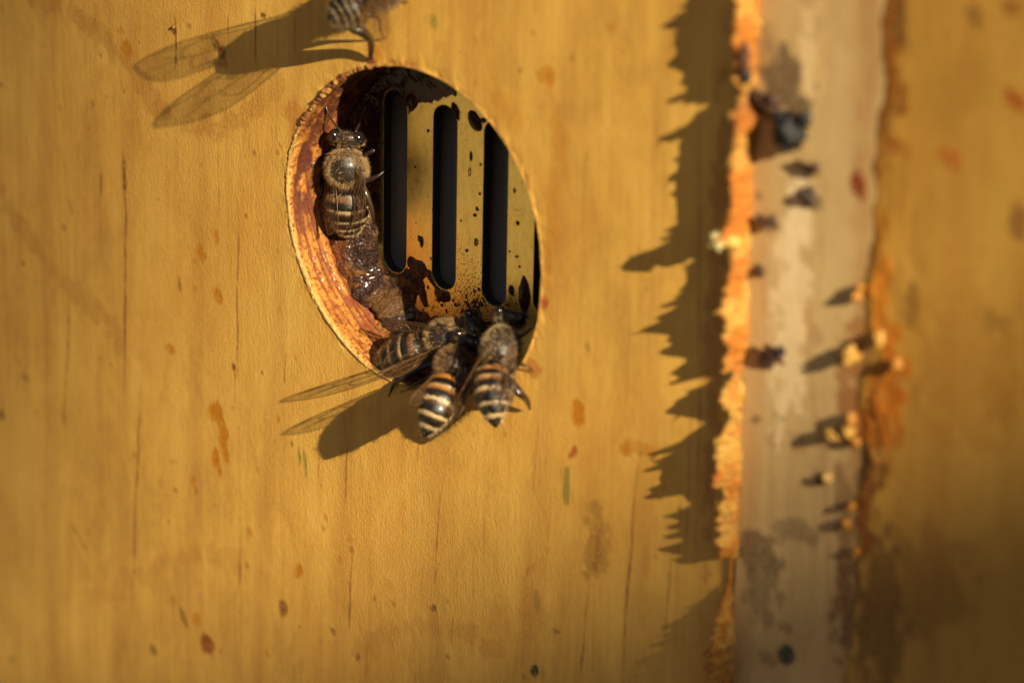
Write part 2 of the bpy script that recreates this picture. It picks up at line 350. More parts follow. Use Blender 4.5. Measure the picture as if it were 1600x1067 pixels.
for arc, al_ in (([(50, -5), (110, 18), (160, 50), (195, 90), (222, 130), (240, 160), (262, 178)], .34), ([(0, 300), (40, 365), (80, 420), (120, 455), (170, 500), (190, 560)], .28), ([(150, 940), (200, 905), (260, 880), (330, 862), (390, 880)], .22), ([(300, 195), (340, 200), (380, 180), (410, 150), (440, 120)], .28), ([(560, 1010), (620, 985), (680, 975), (740, 990), (790, 1030)], .2)):
    for (ax_, ay_), (bx_, by_) in zip(arc, arc[1:]):
        for q_ in (0, .33, .67): marksA.append((ax_ + (bx_ - ax_) * q_, ay_ + (by_ - ay_) * q_, 15, 20, ARC, al_ * random.uniform(.7, 1.1), -35))
marksA += [(343, 662, 8, 22, OR, .9), (350, 700, 8, 20, OR, .85), (342, 735, 7, 12, OR, .8)]
for k in range(150):
    x = random.uniform(0, 1120); y = random.uniform(0, 1067); r = random.uniform(1.2, 3.5)
    marksA.append((x, y, r, r * random.uniform(1, 2.2), random.choice([OR, DK, RD, OR]), random.uniform(.2, .55), random.uniform(-30, 30)))
CRK = LIN((104, 38, 18))
linesA = [([(190, 235), (196, 330), (195, 640)], .13, CRK, .85), ([(193, 240), (194, 310)], .22, CRK, .9), ([(222, 585), (213, 780), (205, 985)], .14, CRK, .8), ([(157, 262), (158, 312)], .15, CRK, .7), ([(280, 428), (281, 458)], .17, CRK, .75),
 ([(108, 440), (106, 560), (100, 670)], .12, CRK, .6), ([(100, 630), (100, 668)], .2, DK, .5), ([(373, 330), (370, 470), (372, 610)], .11, CRK, .7), ([(368, 560), (366, 660)], .12, RD, .6), ([(275, 0), (275, 120)], .12, CRK, .75), ([(245, 140), (245, 205)], .12, CRK, .6),
 ([(400, 0), (399, 105)], .12, CRK, .7), ([(357, 15), (357, 90)], .10, CRK, .6), ([(395, 148), (394, 190)], .13, CRK, .6), ([(342, 190), (342, 350)], .09, CRK, .45), ([(543, 690), (541, 790)], .12, CRK, .7), ([(551, 845), (546, 1010)], .12, CRK, .7),
 ([(691, 745), (679, 925)], .11, RD, .7), ([(998, 700), (985, 870), (972, 1067)], .14, CRK, .7), ([(922, 905), (906, 1067)], .12, CRK, .6), ([(1050, 850), (1040, 1000)], .12, CRK, .5), ([(376, 875), (376, 915)], .18, CRK, .7), ([(500, 700), (498, 760)], .1, RD, .4),
 ([(447, 540), (445, 610)], .09, CRK, .5), ([(75, 400), (72, 900)], .1, CRK, .3), ([(30, 200), (28, 700)], .12, CRK, .25), ([(842, 640), (832, 800)], .1, RD, .35), ([(660, 620), (650, 740)], .1, RD, .4), ([(765, 710), (757, 860)], .08, RD, .25), ([(862, 760), (856, 860)], .1, RD, .35),
 ([(710, 960), (706, 1010)], .13, CRK, .55), ([(575, 980), (572, 1067)], .1, CRK, .5), ([(115, 700), (110, 950)], .1, CRK, .35), ([(320, 800), (315, 1000)], .1, CRK, .25), ([(640, 0), (640, 95)], .1, RD, .3), ([(740, 30), (742, 130)], .1, RD, .3), ([(462, 20), (461, 90)], .1, CRK, .5), ([(1000, 60), (1000, 600)], .1, RD, .25), ([(1095, 100), (1090, 850)], .14, DK, .5), ([(1080, 600), (1070, 900)], .1, RD, .5)]

# ------------------------------------------------------------------ front board with its round hole
RIMPX = [(447, 250), (452, 300), (457, 370), (475, 430), (500, 480), (535, 533), (573, 572), (845, 400), (831, 310), (790, 225), (745, 165), (700, 130), (655, 108), (620, 104), (580, 105), (540, 118), (480, 190), (458, 220), (843, 480), (822, 560), (642, 606), (742, 614)]
rp = [at(x, y, 0) for x, y in RIMPX]; ra = np.array([math.atan2(p.z, p.x) for p in rp]); rr = np.array([math.hypot(p.x, p.z) for p in rp])
def rim_r(a):
    a = np.asarray(a, float)
    d = (a[..., None] - ra + math.pi) % (2 * math.pi) - math.pi
    wt = np.exp(-(d / 0.28) ** 2) + 1e-9
    return (wt * rr).sum(-1) / wt.sum(-1)
T = 8.0                                                   # board thickness
XE = at(1170, 533, 0).x                                   # where the front board ends under the ridge
def axis(lo, hi, f0, f1, step):
    a = np.arange(f0, f1 + step, step); out = [a]
    l = []; x = f0; s = step
    while x > lo: s *= 1.5; x -= s; l.append(max(x, lo))
    r = []; x = a[-1]; s = step
    while x < hi: s *= 1.5; x += s; r.append(min(x, hi))
    return np.array(l[::-1] + list(a) + r)
gx = axis(-140, XE, -64, XE - 0.1, 0.125); gz = axis(-150, 120, -70, 36, 0.25)
X, Z = np.meshgrid(gx, gz, indexing='ij')
R0 = np.hypot(X, Z); A0 = np.arctan2(Z, X); RR = rim_r(A0)
near = np.abs(R0 - RR) < 0.26
dist_r = R0 - RR
inside = dist_r < -0.0
# snap the ring of vertices just inside to the rim
snap = (dist_r < 0) & (dist_r > -0.30)
Xs = np.where(snap, X * RR / np.maximum(R0, 1e-6), X); Zs = np.where(snap, Z * RR / np.maximum(R0, 1e-6), Z)
kill = (dist_r <= -0.30)
F = grid_faces(*X.shape); kf = kill.ravel()[F].any(1); F = F[~kf]
C, A = paint(X, Z, marksA, linesA)
Y = -0.10 * fbm(X * 0.07, Z * 0.03, 0, 21, 2) + 0.10 * (A * (A > 0.6)) * 0.3
edge = np.exp(-np.maximum(dist_r, 0) / 0.5)
Y = Y + 0.18 * edge * (fbm(X * 1.3, Z * 1.3, 0, 8, 3))
board = mesh_obj('hive_board', np.stack([Xs, Y, Zs], -1), F[:, ::-1].copy(), m_wood, None, True, np.dstack([C, A]).reshape(-1, 4))
tag(board, 'golden varnished wooden hive front board with a round hole and orange specks', 'board')
# back face and outer edges of the board
mb = MB()
def slab_rim(mb, x0, x1, z0, z1, y0, y1):
    V = [(x0, y0, z0), (x1, y0, z0), (x1, y0, z1), (x0, y0, z1), (x0, y1, z0), (x1, y1, z0), (x1, y1, z1), (x0, y1, z1)]
    mb.add(np.array(V), np.array([[0, 1, 5, 4], [1, 2, 6, 5], [2, 3, 7, 6], [3, 0, 4, 7]]), (0.4, 0.2, 0.05))
slab_rim(mb, -140, XE, -150, 120, 0.15, T)
o = mb.build('board_edge', m_wood, board, smooth=False)

# hole wall
nth, nd = 1100, 70
th = np.linspace(0, 2 * math.pi, nth, endpoint=False); dd = np.linspace(0, 1, nd) ** 1.0
TH, D = np.meshgrid(th, dd, indexing='ij'); yy = D * (T + 0.3)
Rw = rim_r(TH)
ang = TH
streak = fbm(ang * 3.0, yy * 2.2, 0, 31, 4)
rough_ = fbm(np.cos(ang) * 16, np.sin(ang) * 16, yy * 1.0, 5, 4)
stk = np.exp(-((np.degrees(ang) - 140) / 28) ** 2)                # sticky brown part, upper left
Rd = Rw + 0.22 * streak + 0.16 * rough_ - 0.25 * stk * np.clip(rough_, 0, 1) * sstep(2.5, 0, yy)
Rd = np.where(yy < 0.2, Rw + 0.10 * rough_, Rd)
groove = np.exp(-((yy - 3.0 - 0.6 * np.sin(ang * 2.0)) / 0.25) ** 2) + 0.8 * np.exp(-((yy - 5.0) / 0.2) ** 2); Rd = Rd + 0.28 * groove
cw = np.zeros(TH.shape + (3,)); base = np.array((0.52, 0.205, 0.026)); pale = np.array((0.68, 0.38, 0.09)); red = np.array((0.16, 0.022, 0.007))
f1 = 1.25 * sstep(0.0, 0.35, streak + 0.45 * rough_)[..., None]
cw[:] = base; cw = cw * (1 - 0.6 * f1) + red * 0.6 * f1
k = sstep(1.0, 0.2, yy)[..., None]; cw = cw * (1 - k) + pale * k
left = np.exp(-((np.degrees(ang) - 172) / 22) ** 2) * sstep(-0.2, 0.25, rough_ + 0.6 * streak + 0.1) * sstep(0.6, 1.4, yy) * sstep(5.5, 2.0, yy)
kk = np.clip(left + stk * sstep(-0.5, 0.2, rough_), 0, 1)[..., None]; cw = cw * (1 - 0.9 * kk) + np.array((0.055, 0.011, 0.005)) * 0.9 * kk
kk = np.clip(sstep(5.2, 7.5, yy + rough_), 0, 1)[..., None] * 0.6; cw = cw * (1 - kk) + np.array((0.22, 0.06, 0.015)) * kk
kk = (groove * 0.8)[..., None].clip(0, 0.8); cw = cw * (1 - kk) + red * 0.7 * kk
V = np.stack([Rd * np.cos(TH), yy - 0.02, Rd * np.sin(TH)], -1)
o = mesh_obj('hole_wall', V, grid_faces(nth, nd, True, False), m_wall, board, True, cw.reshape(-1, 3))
tag(o, 'sunlit orange wooden inner wall of the hole, streaked with dark resin')
# rough rim of cut fibres, pale low on the left and sticky brown high on the left
nth, nt_ = 1500, 12
th = np.linspace(0, 2 * math.pi, nth, endpoint=False); ph = np.linspace(0, 2 * math.pi, nt_, endpoint=False)
TH, PH = np.meshgrid(th, ph, indexing='ij'); dg = np.degrees(TH)
lowl = np.exp(-((dg - 215) / 38) ** 2); upl = np.exp(-((dg - 132) / 26) ** 2); oth = 1 - np.maximum(lowl, upl)
bead = np.abs(noise(TH * 26, 0.3, 0, 2)) * 0.9 + 0.35 * noise(TH * 70, PH, 0, 3)
rt = 0.06 + 0.17 * lowl + 0.22 * upl * (0.5 + bead) + 0.015 * oth + (0.05 * lowl + 0.16 * upl) * bead
rc = rim_r(TH) + 0.06 * noise(TH * 9, 0.1, 0, 6) - 0.05 * lowl
V = np.stack([(rc + rt * np.cos(PH)) * np.cos(TH), -0.02 + rt * np.sin(PH) * (0.85 + 0.3 * bead) * (1 - 0.55 * lowl), (rc + rt * np.cos(PH)) * np.sin(TH)], -1)
cr = np.zeros(TH.shape + (3,)); cr[:] = (0.62, 0.31, 0.07)
cr = cr * (1 - lowl[..., None]) + np.array((0.82, 0.50, 0.17)) * lowl[..., None]
u2 = (upl * (0.55 + 0.45 * np.sign(noise(TH * 20, 0.7, 0, 11))))[..., None].clip(0, 1); cr = cr * (1 - u2) + np.array((0.17, 0.035, 0.012)) * u2
o = mesh_obj('rim_fibre', V, grid_faces(nth, nt_, True, True), m_fibre, board, True, cr.reshape(-1, 3))

# ------------------------------------------------------------------ slotted metal disc behind the hole
def slotted_disc():
    cu = bpy.data.curves.new('disc_outline', 'CURVE'); cu.dimensions = '2D'; cu.fill_mode = 'BOTH'; cu.extrude = 0.5 * S; cu.bevel_depth = 0.08 * S; cu.bevel_resolution = 1; cu.resolution_u = 1
    def loop(pts):
        sp = cu.splines.new('POLY'); sp.points.add(len(pts) - 1); sp.use_cyclic_u = True
        for q, (x, z) in zip(sp.points, pts): q.co = (x * S, z * S, 0, 1)
    loop([(21 * math.cos(a), 21 * math.sin(a)) for a in np.linspace(0, 2 * math.pi, 96, endpoint=False)])
    for cx in (-10.0, -3.45, 3.1, 9.65):
        r = 1.60; zt, zb = 10.1, -9.0
        if cx > 9: zt, zb = 9.4, -8.4
        pts = [(cx + r * math.cos(a), zt - r + r * math.sin(a)) for a in np.linspace(0, math.pi, 17)] + [(cx + r * math.cos(a), zb + r + r * math.sin(a)) for a in np.linspace(math.pi, 2 * math.pi, 17)]
        loop(pts)
    o = bpy.data.objects.new('tmp', cu); COL.objects.link(o)
    bpy.context.view_layer.update()
    me = bpy.data.meshes.new_from_object(o.evaluated_get(bpy.context.evaluated_depsgraph_get()))
    bpy.data.objects.remove(o); return me
me = slotted_disc()
co = np.zeros(len(me.vertices) * 3); me.vertices.foreach_get('co', co); co = co.reshape(-1, 3)
V2 = np.stack([co[:, 0], -co[:, 2] + (T + 0.95) * S, co[:, 1]], -1); me.vertices.foreach_set('co', V2.ravel())
me.flip_normals(); me.materials.clear(); me.materials.append(m_plate); me.materials.append(m_edge)
# dense speckle zone near the foot of the slots is driven by a painted weight
a = me.color_attributes.new('paint', 'FLOAT_COLOR', 'POINT'); a.data.foreach_set('color', np.tile([0, 0, 0, 0.0], len(me.vertices)))
me.update(); nrm = np.zeros(len(me.polygons) * 3); me.polygons.foreach_get('normal', nrm); nrm = nrm.reshape(-1, 3)
me.polygons.foreach_set('material_index', (np.abs(nrm[:, 1]) < 0.5).astype(np.int32)); me.update()
disc = bpy.data.objects.new('entrance_disc', me); COL.objects.link(disc)
tag(disc, 'flat olive gold metal disc with upright rounded slots, at the back of the hole', 'metal disc')
# added sheet stands in for the dark interior behind the slots
mb = MB(); nn = 96
c = [(23 * math.cos(t), T + 2.5, 23 * math.sin(t)) for t in np.linspace(0, 2 * math.pi, nn, endpoint=False)]; c2 = [(x, y + 1.0, z) for x, y, z in c]
mb.add(np.array(c + c2), np.array([[i, (i + 1) % nn, nn + (i + 1) % nn, nn + i] for i in range(nn)]), (1, 1, 1))
mb.add(np.array(c + [(0, T + 2.5, 0)]), np.array([[nn, i, (i + 1) % nn] for i in range(nn)]), (1, 1, 1))
o = mb.build('added_dark_sheet', m_back, smooth=False); tag(o, 'plain grey sheet added behind the slots, standing for the dark hive interior', 'sheet')

# ------------------------------------------------------------------ propolis crust on the disc (height field)
gx = np.arange(-17.6, 17.6, 0.13); gz = np.arange(-17.6, 17.6, 0.13); X, Z = np.meshgrid(gx, gz, indexing='ij')
R0 = np.hypot(X, Z); A0 = np.degrees(np.arctan2(Z, X)) % 360
wob = fbm(X * 0.45, Z * 0.45, 0, 41, 4); H = np.full(X.shape, -1.0)
H = np.maximum(H, np.where((X < -11.35 + 0.25 * wob) & (Z > -11.5) & (R0 < 17), 0.28 + 0.22 * np.abs(wob), -1))
def slotd(X, Z):
    d = np.full(X.shape, 99.0)
    for cx in (-10.0, -3.45, 3.1, 9.65):
        dz = np.maximum(np.maximum(Z - 8.58, -7.48 - Z), 0); d = np.minimum(d, np.hypot(X - cx, dz) - 1.60)
    return d
def blobh(px, py, rx, rz, hh, ang=0, wb=0.5):
    global H
    p = at(px, py, -T); a = math.radians(ang); u = (X - p.x) * math.cos(a) + (Z - p.z) * math.sin(a); v = -(X - p.x) * math.sin(a) + (Z - p.z) * math.cos(a)
    q = np.sqrt((u / rx) ** 2 + (v / rz) ** 2) + wob * wb
    H = np.maximum(H, np.where(q < 1.2, hh * np.sqrt(np.clip(1.05 - q, -0.2, 1)+0.2) * 1.2 - 0.25 * hh - 0.02, -1))
# fillet in the corner of disc and wall, left side
kf = sstep(150, 178, A0 + 8 * wob) * sstep(262, 226, A0 + 10 * wob)
edge_in = 12.2 + 1.0 * wob
H = np.maximum(H, kf * (0.25 + 3.0 * sstep(edge_in, 16.6, R0) ** 1.3) * (R0 > edge_in - 0.3) + 0.5 * np.where((kf > 0.4) & (R0 > edge_in), fbm(X * 0.9, Z * 0.9, 0, 44, 3), 0) - 1.0 * (1 - kf))
H = np.maximum(H, np.where((A0 > 100) & (A0 < 185) & (R0 > 11.6 + wob), 0.15 + 0.9 * sstep(12, 16.5, R0) + 0.25 * wob, -1))
for b in [(652, 422, .8, .9, .55), (628, 455, 1.7, 2.0, .5), (656, 462, 0.5, 1.2, .3, 20), (640, 500, 2.4, 1.3, .5), (700, 508, 2.4, .7, .4, 8), (612, 470, 1.8, 2.6, .8), (625, 490, 2.2, 1.8, .7), (640, 445, 1.4, 1.2, .6), (640, 412, .6, .6, .4), (675, 440, 1.2, .5, .3, -35), (688, 462, .9, .7, .35), (708, 178, .55, 1.0, .5, 20), (738, 190, .7, 1.0, .5, 35), (640, 158, .7, .8, .4), (652, 118, 1.2, .5, .4, -20),
          (668, 128, .9, .5, .35, -30), (815, 465, .6, 1.6, .5), (730, 270, .14, .5, .2), (732, 245, .2, .6, .2), (752, 265, .16, .2, .2), (738, 338, .2, .2, .25), (740, 380, .22, .42, .3), (752, 190, .4, .3, .3), (805, 350, .2, .25, .2), (792, 395, .12, .22, .2), (645, 262, .15, .15, .2), (795, 455, .3, .5, .3), (800, 300, .16, .3, .2), (655, 380, .2, .5, .2), (590, 130, 3.2, 1.5, .8), (560, 150, 3.0, 3.0, .9), (610, 120, 2.0, .9, .6), (565, 215, 1.4, 2.5, .5)]:
    blobh(*b)
for k in range(170):
    t = random.random(); px = random.gauss(735, 48); py = random.gauss(480, 14)
    if k > 110: px, py = random.uniform(640, 820), random.uniform(150, 460)
    r = random.uniform(.07, .16); blobh(px, py, r, r * random.uniform(.8, 1.8), .16, random.uniform(-40, 40), .3)
H = np.where(slotd(X, Z) < 0.06, -1, H)
Hn = H + (0.05 + 0.35 * sstep(0.8, 1.6, H)) * fbm(X * 2.0, Z * 2.0, 0, 46, 4) * (H > 0.1)
F = grid_faces(*X.shape); inr = (R0 < 17.3); ok = ((Hn.ravel() > 0)[F].sum(1) >= 3) & inr.ravel()[F].all(1); F = F[ok]
used = np.unique(F); rem = -np.ones(X.size, int); rem[used] = np.arange(len(used)); F = rem[F]
V = np.stack([X, T + 0.37 - np.maximum(Hn, -0.02), Z], -1).reshape(-1, 3)[used]
cp = np.zeros(X.shape + (3,)); cp[:] = (0.022, 0.006, 0.003)
k = sstep(0.45, 0.0, Hn)[..., None]; cp = cp * (1 - k) + np.array((0.11, 0.018, 0.006)) * k
k = (kf * sstep(0.1, 0.45, fbm(X * 0.6, Z * 0.6, 0, 48, 3) + 0.15))[..., None]; cp = cp * (1 - k) + np.array((0.10, 0.045, 0.010)) * k
k = (np.exp(-((A0 - 168) / 10) ** 2) * sstep(10, 12, R0))[..., None] * 0.7; cp = cp * (1 - k) + np.array((0.10, 0.03, 0.007)) * k
o = mesh_obj('propolis_crust', V, F[:, ::-1].copy(), m_prop, None, True, cp.reshape(-1, 3)[used])
tag(o, 'dark red brown propolis smeared and spotted flat over the slotted metal disc', 'propolis')

# lumpy glossy mound below the upright bee
mb = MB()
lump = [(530, 385, -5.4, 1.7, 1.6, 2.0), (548, 374, -5.9, 1.7, 1.5, 1.6), (545, 410, -5.6, 2.0, 1.7, 2.2), (566, 402, -6.5, 1.6, 1.4, 2.0), (564, 438, -6.0, 1.9, 1.6, 2.3), (582, 463, -6.5, 1.7, 1.4, 2.2), (600, 490, -6.9, 1.5, 1.2, 1.7)]
LP = [(at(a, b, c), (d, e, f)) for a, b, c, d, e, f in lump]
# merge by sampling a blended distance field onto a height field facing the viewer
o0 = at(560, 425, -7.2); U = Vector((0.35, 0.35, 0.0)); N = Vector((0.55, -0.78, 0.30)).normalized(); Uv = Vector((0, 0, 1)).cross(N).normalized(); Vv = N.cross(Uv)
nu = 120; nv = 150; us = np.linspace(-5.0, 5.0, nu); vs = np.linspace(-7.5, 6.0, nv); UU, VV = np.meshgrid(us, vs, indexing='ij')
H = np.full(UU.shape, -1.0)
for p, r in LP:
    d = p - o0; u0, v0, w0 = d.dot(Uv), d.dot(Vv), d.dot(N); q = 1 - ((UU - u0) / r[0]) ** 2 - ((VV - v0) / r[2]) ** 2
    h = w0 * 0.6 + r[1] * np.sqrt(np.maximum(q, 0)) - 0.6 - (q <= 0) * 3
    H = np.logaddexp(H * 3, h * 3) / 3
Hm = H.copy(); H = H + 0.55 * fbm(UU * 0.8, VV * 0.8, 0, 61, 3) + 0.34 * np.abs(fbm(UU * 1.9, VV * 1.9, 0, 66, 3)) + 0.16 * np.abs(fbm(UU * 5.0, VV * 5.0, 0, 68, 2))
F = grid_faces(nu, nv); ok = (Hm.ravel() > -0.62)[F].all(1); F = F[ok]; used = np.unique(F); rem = -np.ones(H.size, int); rem[used] = np.arange(len(used)); F = rem[F]
P = np.array(o0) + UU[..., None] * np.array(Uv) + VV[..., None] * np.array(Vv) + H[..., None] * np.array(N)
cl = np.zeros(UU.shape + (3,)); nn_ = fbm(UU * 0.5, VV * 0.5, 0, 63, 3)[..., None]; cl[:] = (0.012, 0.004, 0.0015)
k = sstep(-0.1, 0.4, nn_); cl = cl * (1 - k) + np.array((0.15, 0.060, 0.010)) * k
k = sstep(0.0, -2.5, UU)[..., None] * 0.7; cl = cl * (1 - k) + np.array((0.22, 0.055, 0.008)) * k
o = mesh_obj('propolis_mound', P.reshape(-1, 3)[used], F, m_prop, None, True, cl.reshape(-1, 3)[used])
tag(o, 'lumpy amber propolis mound with wet white highlights, under the upright bee', 'propolis')

# ------------------------------------------------------------------ bare strip, torn ridge and right board
def flat_board(name, x0, x1, yf, thick, mat, marks, lines, fx0, fx1, h, seed, sx=0.25, sz=0.3, edgefn=None, yfn=None):
    gx = axis(x0, x1, fx0, fx1, sx) if fx1 > fx0 else np.append(np.arange(x0, x1 - 0.05, sx), x1)
    gz = axis(-150, 120, -60, 45, sz); X, Z = np.meshgrid(gx, gz, indexing='ij')
    C, A = paint(X, Z, marks, lines, h, seed)
    Xs = X.copy()
    if edgefn is not None:
        e = edgefn(gz)[None, :]; w_ = sstep(6, 0, X - x0); Xs = X + e * w_
    Y = yf - 0.08 * fbm(X * 0.1, Z * 0.06, 0, seed, 3)
    if yfn is not None: Y = Y + yfn(X, Z)
    # front sheet + a rounded left side
    n0 = len(gz); side = []
    for q in (0.35, 0.8, thick): side.append(np.stack([Xs[0] - 0.0 * q, np.full(n0, yf + q), gz], -1))
    V = np.concatenate([np.stack(side[::-1], 0), np.stack([Xs, Y, Z], -1)], 0)
    Cc = np.concatenate([np.zeros((3, n0, 4)), np.dstack([C, A])], 0)
    o = mesh_obj(name, V.reshape(-1, 3), grid_faces(V.shape[0], n0)[:, ::-1].copy(), mat, None, True, Cc.reshape(-1, 4))
    return o
HC = 0.34
XC = at(1352, 533, HC).x
GY = LIN((88, 66, 48)); DG = LIN((50, 36, 28)); DO = LIN((140, 70, 8))
marksB = [(1222, 130, 34, 40, GY, .8, 20), (1245, 160, 22, 22, DG, .7), (1210, 175, 24, 14, DG, .7), (1195, 160, 18, 12, DG, .5), (1190, 80, 20, 50, GY, .3), (1260, 310, 16, 14, DG, .6), (1200, 350, 16, 10, GY, .5), (1200, 560, 20, 16, GY, .6), (1240, 680, 14, 8, GY, .2), (1190, 425, 10, 10, GY, .6), (1185, 860, 40, 34, GY, .65), (1240, 830, 34, 18, GY, .45), (1190, 910, 30, 60, GY, .5), (1280, 740, 14, 10, GY, .4), (1180, 655, 6, 8, GY, .6), (1218, 652, 10, 6, GY, .5),
 (1228, 1025, 9, 14, TL, .95), (1225, 980, 12, 8, DK, .4), (1200, 1030, 18, 10, GY, .4), (1340, 291, 11, 22, LIN((130, 42, 8)), .95), (1344, 300, 5, 10, DK, .8), (1275, 525, 14, 12, DO, .3), (1245, 700, 10, 10, DO, .35), (1187, 306, 5, 6, DK, .5), (1185, 560, 10, 200, LIN((205, 150, 90)), .2), (1232, 500, 22, 170, LIN((236, 208, 160)), .75), (1240, 370, 14, 80, LIN((240, 214, 170)), .8), (1262, 90, 10, 80, LIN((236, 205, 150)), .6), (1272, 120, 12, 90, LIN((225, 185, 120)), .35),  # tall pale marks down mid strip: glossy highlights put into the colour
 *[(1344 - 0.02 * y_ + random.uniform(8, 16), y_, 10, 34, DO, random.uniform(.1, .25)) for y_ in range(0, 1067, 38)], (1335, 560, 24, 60, DO, .6), (1338, 640, 26, 50, DO, .7), (1362, 100, 10, 140, DO, .25), (1320, 800, 14, 80, DK, .5), (1325, 960, 24, 90, LIN((90, 40, 20)), .7), (1215, 690, 14, 10, DO, .25), (1290, 690, 10, 6, DO, .3)]
linesB = [([(1268, 300), (1262, 560), (1285, 700), (1300, 1000)], .3, LIN((160, 80, 40)), .35), ([(1195, 350), (1190, 700)], .22, LIN((170, 80, 30)), .4)]
def edgeB(z): return 0.5 * fbm(z * 0.5, 0.2, 0, 71, 4)
HB = 0.3
strip = flat_board('wooden_strip', XE - 0.4, XC + 2.0, -HB, 6.0, m_strip, marksB, linesB, 0, 0, HB, 73, 0.2, 0.3, edgeB)
tag(strip, 'pale bare wooden strip with grey smudges, between the bright ridge and right board', 'wooden strip')
marksC = [(1585, 155, 13, 14, LIN((150, 66, 10)), .8), (1490, 250, 18, 18, LIN((170, 84, 20)), .6), (1425, 472, 9, 34, LIN((98, 52, 22)), .55), (1590, 350, 9, 40, LIN((92, 50, 30)), .6), (1528, 30, 12, 18, LIN((90, 52, 26)), .5), (1578, 12, 12, 12, LIN((120, 58, 20)), .6), (1560, 500, 16, 20, LIN((110, 60, 20)), .4), (1380, 100, 22, 150, LIN((120, 58, 8)), .8), (1400, 20, 18, 60, LIN((82, 38, 14)), .75), (1384, 180, 12, 60, LIN((84, 42, 14)), .6), (1390, 225, 22, 16, LIN((140, 68, 14)), .6),
 (1390, 590, 24, 60, LIN((176, 92, 8)), .8), (1375, 650, 26, 60, LIN((165, 84, 8)), .8), (1380, 470, 14, 80, LIN((180, 100, 10)), .7), (1370, 370, 16, 50, LIN((172, 98, 12)), .6), (1360, 720, 16, 60, LIN((95, 46, 14)), .75), (1370, 960, 40, 120, LIN((84, 38, 18)), .6), (1450, 900, 60, 80, LIN((110, 60, 22)), .3), (1500, 560, 70, 120, LIN((150, 90, 20)), .25), (1352, 800, 10, 60, LIN((120, 50, 14)), .8)]
linesC = [([(1412, 200), (1405, 420)], .25, LIN((110, 60, 20)), .3)]
def edgeC(z): return 1.4 * fbm(z * 0.25, 0.7, 0, 81, 4) + 0.35 * fbm(z * 1.4, 0.7, 0, 83, 3)
def crust(X, Z):
    d = X - XC
    return -(0.5 * sstep(5.0, 0.6, d) * sstep(-0.3, 0.5, fbm(X * 0.5, Z * 0.3, 0, 85, 4)) + 0.35 * np.abs(fbm(X * 1.3, Z * 1.1, 0, 86, 3)) * sstep(5, 0, d)) * (0.05 + 0.95 * np.exp(-((Z - at(1370, 590, 1).z) / 11) ** 2)) * sstep(0, 1.0, d)
right = flat_board('right_board', XC, 150, -HC, 7.0, m_right, marksC, linesC, XC, XC + 26, HC, 87, 0.2, 0.3, edgeC, crust)
tag(right, 'darker honey coloured varnished board along the right side with an orange propolis edge', 'board')

# the torn ridge: its outline comes from the shadow it throws on the board
shadow = [(1075, -60), (1070, -20), (1072, 0), (1068, 18), (1056, 30), (1025, 46), (1062, 50), (1052, 70), (1056, 92), (1040, 108), (1070, 118), (1078, 140), (1104, 166), (1085, 180), (1072, 196), (1088, 206), (1062, 216), (1030, 223), (1056, 228), (1056, 300), (1055, 356), (1046, 382), (1010, 395), (1042, 397), (1064, 398), (1084, 410), (1072, 440), (1062, 478), (1040, 500), (1000, 521), (1042, 524), (1046, 540), (1026, 555), (1066, 560), (1072, 566), (1046, 586), (1100, 588), (1118, 594), (1090, 612), (1062, 630), (1036, 648), (1080, 654), (1105, 662), (1080, 680), (1054, 700), (1050, 725), (1030, 746), (1036, 752), (1016, 772), (1060, 768), (1080, 790), (1066, 800), (1034, 808), (1064, 816), (1066, 850), (1022, 861), (1068, 868), (1056, 882), (1125, 872), (1142, 885), (1138, 905), (1118, 918), (1098, 935), (1055, 972), (1048, 985), (1040, 1000), (1046, 1010), (1034, 1020), (1020, 1045), (1000, 1067), (996, 1100), (1010, 1180), (1000, 1260)]
XF = XE - 0.9; kx = SUN.x / SUN.y; kz = SUN.z / SUN.y
pts = []
for x, y in shadow:
    p = at(x, y, 0); h = (p.x - XF) / kx; pts.append((p.z - kz * h, h))
pts.sort(key=lambda q: q[0]); pz = np.array([q[0] for q in pts]); phh = np.array([q[1] for q in pts])
zs = np.arange(-75, 45, 0.09)
hz = np.interp(zs, pz, phh); far = (zs < pz[0]) | (zs > pz[-1]); hz = np.where(far, 2.4 + 0.5 * fbm(zs * 0.5, 0.0, 0, 3, 4), hz)
hz = np.maximum(hz + 0.05 * fbm(zs * 2.5, 0.3, 0, 91, 3), 0.35)
for q_ in range(110):
    z0 = random.uniform(-60, 42); h0 = random.choice((.25, .35, .5, .8, 1.1)) * random.uniform(.6, 1.2); w0 = random.uniform(.12, .4)
    hz = hz + h0 * np.clip(1 - np.abs(zs - z0) / w0, 0, 1) * (hz > 1.2)
hs = np.convolve(np.pad(hz, 12, 'edge'), np.ones(25) / 25, 'valid')
nprof = 26; V = np.zeros((len(zs), nprof, 3)); CC = np.zeros((len(zs), nprof, 3))
tt = np.linspace(0, 1, nprof)
